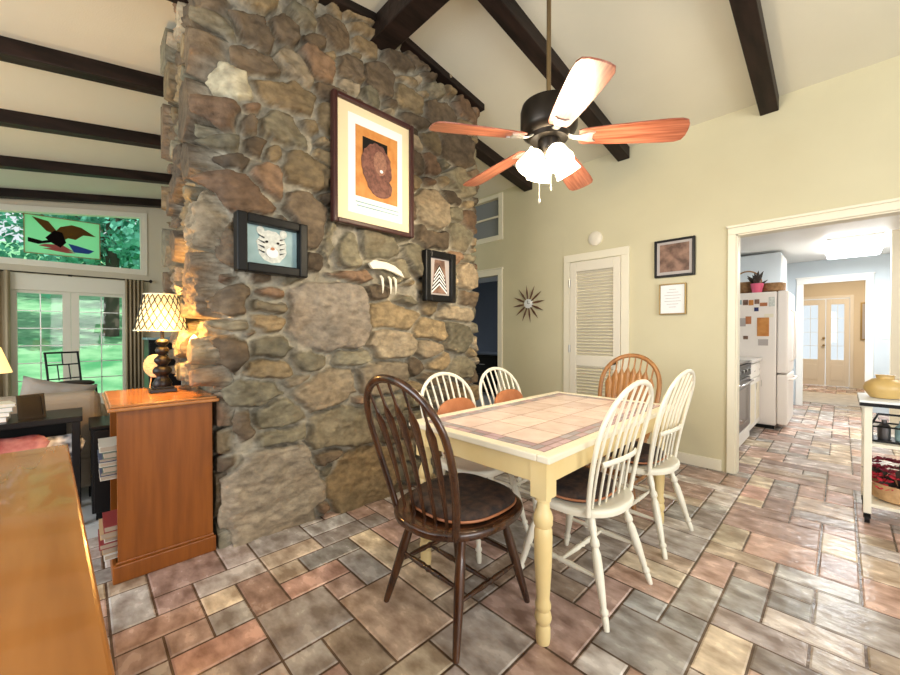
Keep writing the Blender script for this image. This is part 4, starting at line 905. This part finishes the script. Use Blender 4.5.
bk3 = thing('flower_pot', 'pink pot with dark leaves in front of the wicker basket', 'plant pot', (-.785, 6.40, 1.762))
bm = new(); lathe(bm, [(.05, 0), (.065, .08), (.07, .12), (.06, .12), (.01, .1)], 20); obj('pot', bm, 'pink', bk3, smooth=40)
bm = new(); rng = random.Random(9)
for k in range(26):
    a = rng.uniform(0, 2*PI); r = rng.uniform(.04, .11); h = rng.uniform(.14, .30); tube(bm, [(0, 0, .10), (math.cos(a)*r*.6, math.sin(a)*r*.6, h*.8), (math.cos(a)*r, math.sin(a)*r, h)], [(.004, .004), (.022, .004), (.002, .002)], 6)
obj('leaves', bm, 'darkl', bk3)
bm = new(); lathe(bm, [(.09, 0), (.13, .02), (.135, .12), (.125, .12), (.11, .03), (.02, .02)], 24, (-.64, 6.54, 1.762)); tag(obj('round_basket', bm, 'wicker', smooth=40), 'low tan round basket at the right front of the refrigerator top', 'basket')
pn = thing('pantry_cabinet', 'tall pale cabinet beyond the refrigerator', 'cabinet', (-.62, 7.25, 0))
bm = new(); box(bm, -.70, 0, 0, 0, .6, 2.40); obj('body', bm, 'blue', pn, bevel=.004)
bm = new(); box(bm, 0, .02, .1, .02, .58, 2.36); dd = obj('door', bm, 'white', pn, bevel=.004); bm = new(); tube(bm, [(.03, .08, 1.0), (.03, .08, 1.2)], .006, 6); obj('handle', bm, 'silver', dd)
# wall of base cabinets and oven
ov = thing('oven', 'steel oven with dark glass door at the left of the kitchen', 'oven', (-.735, 4.60, 0))
bm = new(); box(bm, -.60, 0, .04, -.02, .90, .90); obj('body', bm, 'white', ov, bevel=.004)
bm = new(); box(bm, -.02, .02, .20, .01, .88, .74); dd = obj('oven_door', bm, 'steel', ov, bevel=.006)
bm = new(); box(bm, .01, .10, .28, .014, .80, .64); obj('oven_window', bm, 'oven', dd)
bm = new(); tube(bm, [(.01, .08, .70), (.045, .10, .70), (.045, .80, .70), (.01, .82, .70)], .010, 8); obj('handle', bm, 'chrome', dd, smooth=1)
bm = new(); box(bm, -.02, .02, .76, .015, .88, .89); cp = obj('control_panel', bm, 'blackpl', ov, bevel=.004)
for k in range(4):
    bm = new(); lathe(bm, [(.016, 0), (.016, .015), (0, .017)], 12, mtx=Matrix.Translation((.015, .15+k*.2, .825)) @ Matrix.Rotation(PI/2, 4, 'Y')); obj('knob', bm, 'chrome', cp)
bm = new(); box(bm, -.60, 0, .90, .0, .90, .915); obj('cooktop', bm, 'oven', ov)
bm = new(); box(bm, -.02, .02, .05, .005, .88, .18); obj('drawer', bm, 'white', ov, bevel=.003)
cb = thing('base_cabinet', 'white base cabinet between oven and refrigerator', 'cabinet', (-.735, 5.505, 0))
bm = new(); box(bm, -.60, 0, .08, -.02, .80, .88); obj('body', bm, 'white', cb, bevel=.003)
bm = new(); box(bm, -.58, .0, 0, -.08, .8, .08); obj('kick_plate', bm, 'beam', cb)
for y in (.02, .41):
    bm = new(); box(bm, -.02, y, .10, 0, y+.37, .68); dd = obj('door', bm, 'white', cb, bevel=.004); bm = new(); tube(bm, [(.02, y+.32, .55), (.02, y+.32, .63)], .005, 6); obj('handle', bm, 'silver', dd)
    bm = new(); box(bm, .0, y+.06, .16, .004, y+.31, .62); obj('door_panel', bm, 'trim', dd, bevel=.002)
    bm = new(); box(bm, -.02, y, .70, 0, y+.37, .86); dd = obj('drawer', bm, 'white', cb, bevel=.004); bm = new(); tube(bm, [(.02, y+.14, .78), (.02, y+.23, .78)], .005, 6); obj('handle', bm, 'silver', dd)
bm = new(); box(bm, -1.335, 5.505, .88, -.715, 6.305, .92); tag(obj('countertop', bm, 'counter', bevel=.004), 'short speckled countertop beside the refrigerator', 'countertop')
kl = thing('kitchen_ceiling_light', 'long lit fluorescent ceiling light in the kitchen', 'ceiling light', (.10, 7.50, 2.44))
bm = new(); box(bm, -.25, -.62, -.03, .25, .62, 0); obj('housing', bm, 'white', kl, bevel=.005)
bm = new(); box(bm, -.27, -.63, -.10, .27, .63, -.03); obj('light_diffuser', bm, 'tube', kl, bevel=.03, segs=4)
area('kitchen_tube_light', (.10, 7.45, 2.30), (.10, 7.45, 0), .5, 1.2, 34, (.93, .97, 1))
area('kitchen_front_light', (.9, 5.3, 2.38), (0, 6.0, .3), 1.0, 1.0, 30, (1, .93, .85))
area('foyer_light', (.2, 11, 2.38), (.0, 11.5, .8), .6, .6, 32, (1, .86, .66))
area('hall_light', (-4.2, 5.6, 2.4), (-4.2, 5.6, 0), .5, .5, 7, (.9, .95, 1))
# foyer: front door with two glazed leaves
fd = new(); box(fd, -.78, 12.47, 0, -.72, 12.5, 2.10); box(fd, .12, 12.47, 0, .18, 12.5, 2.10); box(fd, -.72, 12.47, 2.04, .12, 12.5, 2.10)
d2 = struct('door_2', fd, 'fdoor', bevel=.004)
for xa, xb, ga, gb in ((-.715, -.275, -.66, -.40), (-.265, .115, -.18, .03)):
    bm = new()
    for a in ((xa, .01, ga, 2.03), (gb, .01, xb, 2.03), (ga, .01, gb, .62), (ga, 1.90, gb, 2.03)): box(bm, a[0], 12.51, a[1], a[2], 12.55, a[3])
    lf = obj('door_leaf', bm, 'fdoor', d2, bevel=.005)
    bm = new(); box(bm, ga+.0, 12.53, .62, gb, 12.535, 1.90); obj('door_pane', bm, 'glass', lf)
    bm = new()
    for z in (.94, 1.26, 1.58): box(bm, ga, 12.522, z-.004, gb, 12.530, z+.004)
    box(bm, (ga+gb)/2-.004, 12.522, .62, (ga+gb)/2+.004, 12.530, 1.9); obj('muntin', bm, 'white', lf)
    bm = new(); box(bm, ga, 12.502, .14, gb, 12.51, .50); obj('door_panel', bm, 'fdoor', lf, bevel=.003)
for z in (.95, 1.12):
    bm = new(); lathe(bm, [(.026, 0), (.026, .008), (.012, .012), (.012, .03), (.026, .04), (.022, .06), (0, .062)], 14, mtx=Matrix.Translation((-.30, 12.51, z)) @ Matrix.Rotation(PI/2, 4, 'X')); obj('door_knob', bm, 'gold', d2, smooth=1)
bm = new(); box(bm, .26, 12.47, 1.05, .48, 12.5, 1.85)
t = thing('foyer_picture', 'tall dark framed picture on the foyer wall right of the front door', 'picture', (.42, 12.5, 1.5)); bm.free()
bm = new()
for a in ((-.14, -.42, -.11, .42), (.11, -.42, .14, .42), (-.11, -.42, .11, -.39), (-.11, .39, .11, .42)): box(bm, a[0], -.03, a[1], a[2], 0, a[3])
obj('frame', bm, 'gold', t); bm = new(); box(bm, -.11, -.015, -.39, .11, 0, .39); obj('print', bm, 'greymat', t)
bm = new(); box(bm, -.62, 9.3, 0, .30, 10.9, .012); tag(obj('hall_rug', bm, 'rug', bevel=.003), 'beige patterned rug on the foyer floor', 'rug')
t = thing('light_switch', 'white light switch on the pale blue wall beside the foyer opening', 'light switch', (.47, 8.8, 1.2))
bm = new(); box(bm, -.06, -.008, -.06, .06, 0, .06); obj('plate', bm, 'white', t, bevel=.003); 
for x in (-.025, .025): bm = new(); box(bm, x-.008, -.014, -.015, x+.008, -.008, .015); obj('toggle', bm, 'white', t)

# hall room behind the left doorway
t = thing('hall_dresser', 'black dresser seen through the left doorway', 'dresser', (-4.4, 6.1, 0))
bm = new(); box(bm, -1.0, -.3, .05, 1.2, .3, .80); obj('body', bm, 'blackpl', t, bevel=.004)
bm = new(); box(bm, -1.03, -.33, .80, 1.23, .31, .83); obj('top', bm, 'darkblue', t, bevel=.004)
for i in range(3):
    for z in (.08, .44): bm = new(); box(bm, -.98+i*.73, -.318, z, -.98+i*.73+.70, -.30, z+.33); dd = obj('drawer', bm, 'blackpl', t, bevel=.003); bm = new(); tube(bm, [(-.70+i*.73, -.33, z+.17), (-.56+i*.73, -.33, z+.17)], .006, 6); obj('handle', bm, 'silver', dd)
t = thing('hall_picture', 'small pale framed picture on the dark blue wall in the left doorway', 'picture', (-5.30, 7.0, 1.32))
bm = new()
for a in ((-.13, -.17, -.10, .17), (.10, -.17, .13, .17), (-.10, -.17, .10, -.14), (-.10, .14, .10, .17)): box(bm, a[0], -.03, a[1], a[2], 0, a[3])
obj('frame', bm, 'greymat', t); bm = new(); box(bm, -.10, -.015, -.14, .10, 0, .14); obj('print', bm, 'darkblue', t)
t = thing('hall_pendant', 'dark pendant lamp seen through the left doorway', 'lamp', (-4.05, 5.2, 2.46))
bm = new(); tube(bm, [(0, 0, 0), (0, 0, -.12)], .008, 8); obj('stem', bm, 'bronze', t); bm = new(); lathe(bm, [(.02, -.12), (.09, -.18), (.10, -.22), (.08, -.23), (.02, -.2)], 20); obj('lamp_shade', bm, 'bronze', t, smooth=1)

# ---------------------------------------------------------------- rolling cart with things on it
CX, CY = .10, 3.62
ct = thing('kitchen_cart', 'cream rolling kitchen cart with black edged top at the right edge', 'cart', (CX, CY, 0))
cw, cdp = .75, .42
for x in (.02, cw-.02):
    for y in (.02, cdp-.02):
        bm = new(); box(bm, x-.018, y-.018, .065, x+.018, y+.018, .757); lg = obj('leg', bm, 'cream', ct, bevel=.003)
        bm = new(); mt = Matrix.Translation((x, y, .028)) @ Matrix.Rotation(PI/2, 4, 'Y'); lathe(bm, [(.006, -.012), (.028, -.012), (.028, .012), (.006, .012)], 16, mtx=mt); box(bm, x-.016, y-.005, .03, x+.016, y+.005, .068); obj('caster', bm, 'blackpl', lg)
bm = new(); box(bm, -.02, -.02, .757, cw+.02, cdp+.02, .779); obj('top_edge', bm, 'blackpl', ct, bevel=.003)
bm = new(); box(bm, -.02, -.02, .779, cw+.02, cdp+.02, .794); obj('top', bm, 'paper', ct, bevel=.003)
for z in (.11, .50): bm = new(); box(bm, .005, .005, z, cw-.005, cdp-.005, z+.02); obj('shelf', bm, 'cream', ct, bevel=.002)
bm = new(); lathe(bm, [(.045, 0), (.07, .005), (.096, .05), (.101, .068), (.09, .10), (.06, .125), (.042, .131), (.042, .148), (.050, .153), (.042, .152), (.03, .12)], 36, (CX+.10, CY+.20, .794)); tag(obj('clay_vase', bm, 'vase', smooth=40), 'squat ochre clay vase on top of the rolling cart', 'vase')
# scale / caddy on the upper shelf
t = thing('utensil_caddy', 'black wire caddy with bottles on the upper cart shelf', 'caddy', (CX+.17, CY+.16, .521))
bm = new(); box(bm, -.13, -.09, 0, .13, .09, .012)
for p in ((-.13, -.09), (.13, -.09), (.13, .09), (-.13, .09)): tube(bm, [(p[0], p[1], 0), (p[0], p[1], .10)], .006, 6)
tube(bm, [(-.13, -.09, .10), (.13, -.09, .10), (.13, .09, .10), (-.13, .09, .10), (-.13, -.09, .10)], .006, 6); tube(bm, [(-.13, 0, .10), (-.10, 0, .17), (.10, 0, .17), (.13, 0, .10)], .007, 6); obj('rack', bm, 'blackm', t)
for i, (x, c) in enumerate(((-.075, 'steel'), (.0, 'pblue'), (.075, 'blackpl'))):
    bm = new(); lathe(bm, [(.028, 0), (.03, .01), (.03, .085), (.012, .105), (.012, .125), (0, .125)], 18, (CX+.17+x, CY+.14, .534)); tag(obj('bottle', bm, c, smooth=40), ('silver bottle at the left of the wire caddy', 'blue bottle in the middle of the wire caddy', 'black bottle at the right of the wire caddy')[i], 'bottle', 'bottles in the caddy')
# red flowers basket on lower shelf
t = thing('flower_basket', 'basket of red silk flowers on the lower cart shelf', 'flower basket', (CX+.17, CY+.18, .131))
bm = new(); lathe(bm, [(.09, 0), (.13, .02), (.15, .09), (.155, .12), (.14, .12), (.12, .03), (.02, .02)], 26); obj('basket', bm, 'wickl', t, smooth=40)
def flowers(cx, cy, cz, r, n_, sd_):
    bm = new(); rg = random.Random(sd_)
    for k in range(n_):
        a = rg.uniform(0, 2*PI); el = rg.uniform(-.1, 1.2); rr = r*rg.uniform(.7, 1.1); c = Vector((cx+math.cos(a)*math.cos(el)*rr*1.3, cy+math.sin(a)*math.cos(el)*rr, cz+math.sin(el)*rr*.8))
        for q_ in range(6):
            b2 = 2*PI*q_/6+a; d_ = Vector((math.cos(b2), math.sin(b2), .3)); tube(bm, [c, c+d_*.022, c+d_*.040], [(.003, .003), (.011, .003), (.002, .002)], 5)
    return bm
obj('blossoms', flowers(0, 0, .08, .12, 26, 3), 'flower', t)
bm = new(); rng = random.Random(3)
for k in range(24):
    a = rng.uniform(0, 2*PI); h = rng.uniform(.08, .22); r = rng.uniform(.1, .19); tube(bm, [(0, 0, .06), (math.cos(a)*r*.6, math.sin(a)*r*.6*.8, h), (math.cos(a)*r, math.sin(a)*r*.8, h)], [(.003, .003), (.016, .003), (.001, .001)], 6)
obj('leaves', bm, 'darkl', t)
obj('blossoms', flowers(-.03, 0, .20, .09, 12, 8), mat('dark_red_flower', (.18, .005, .02), .6), t)
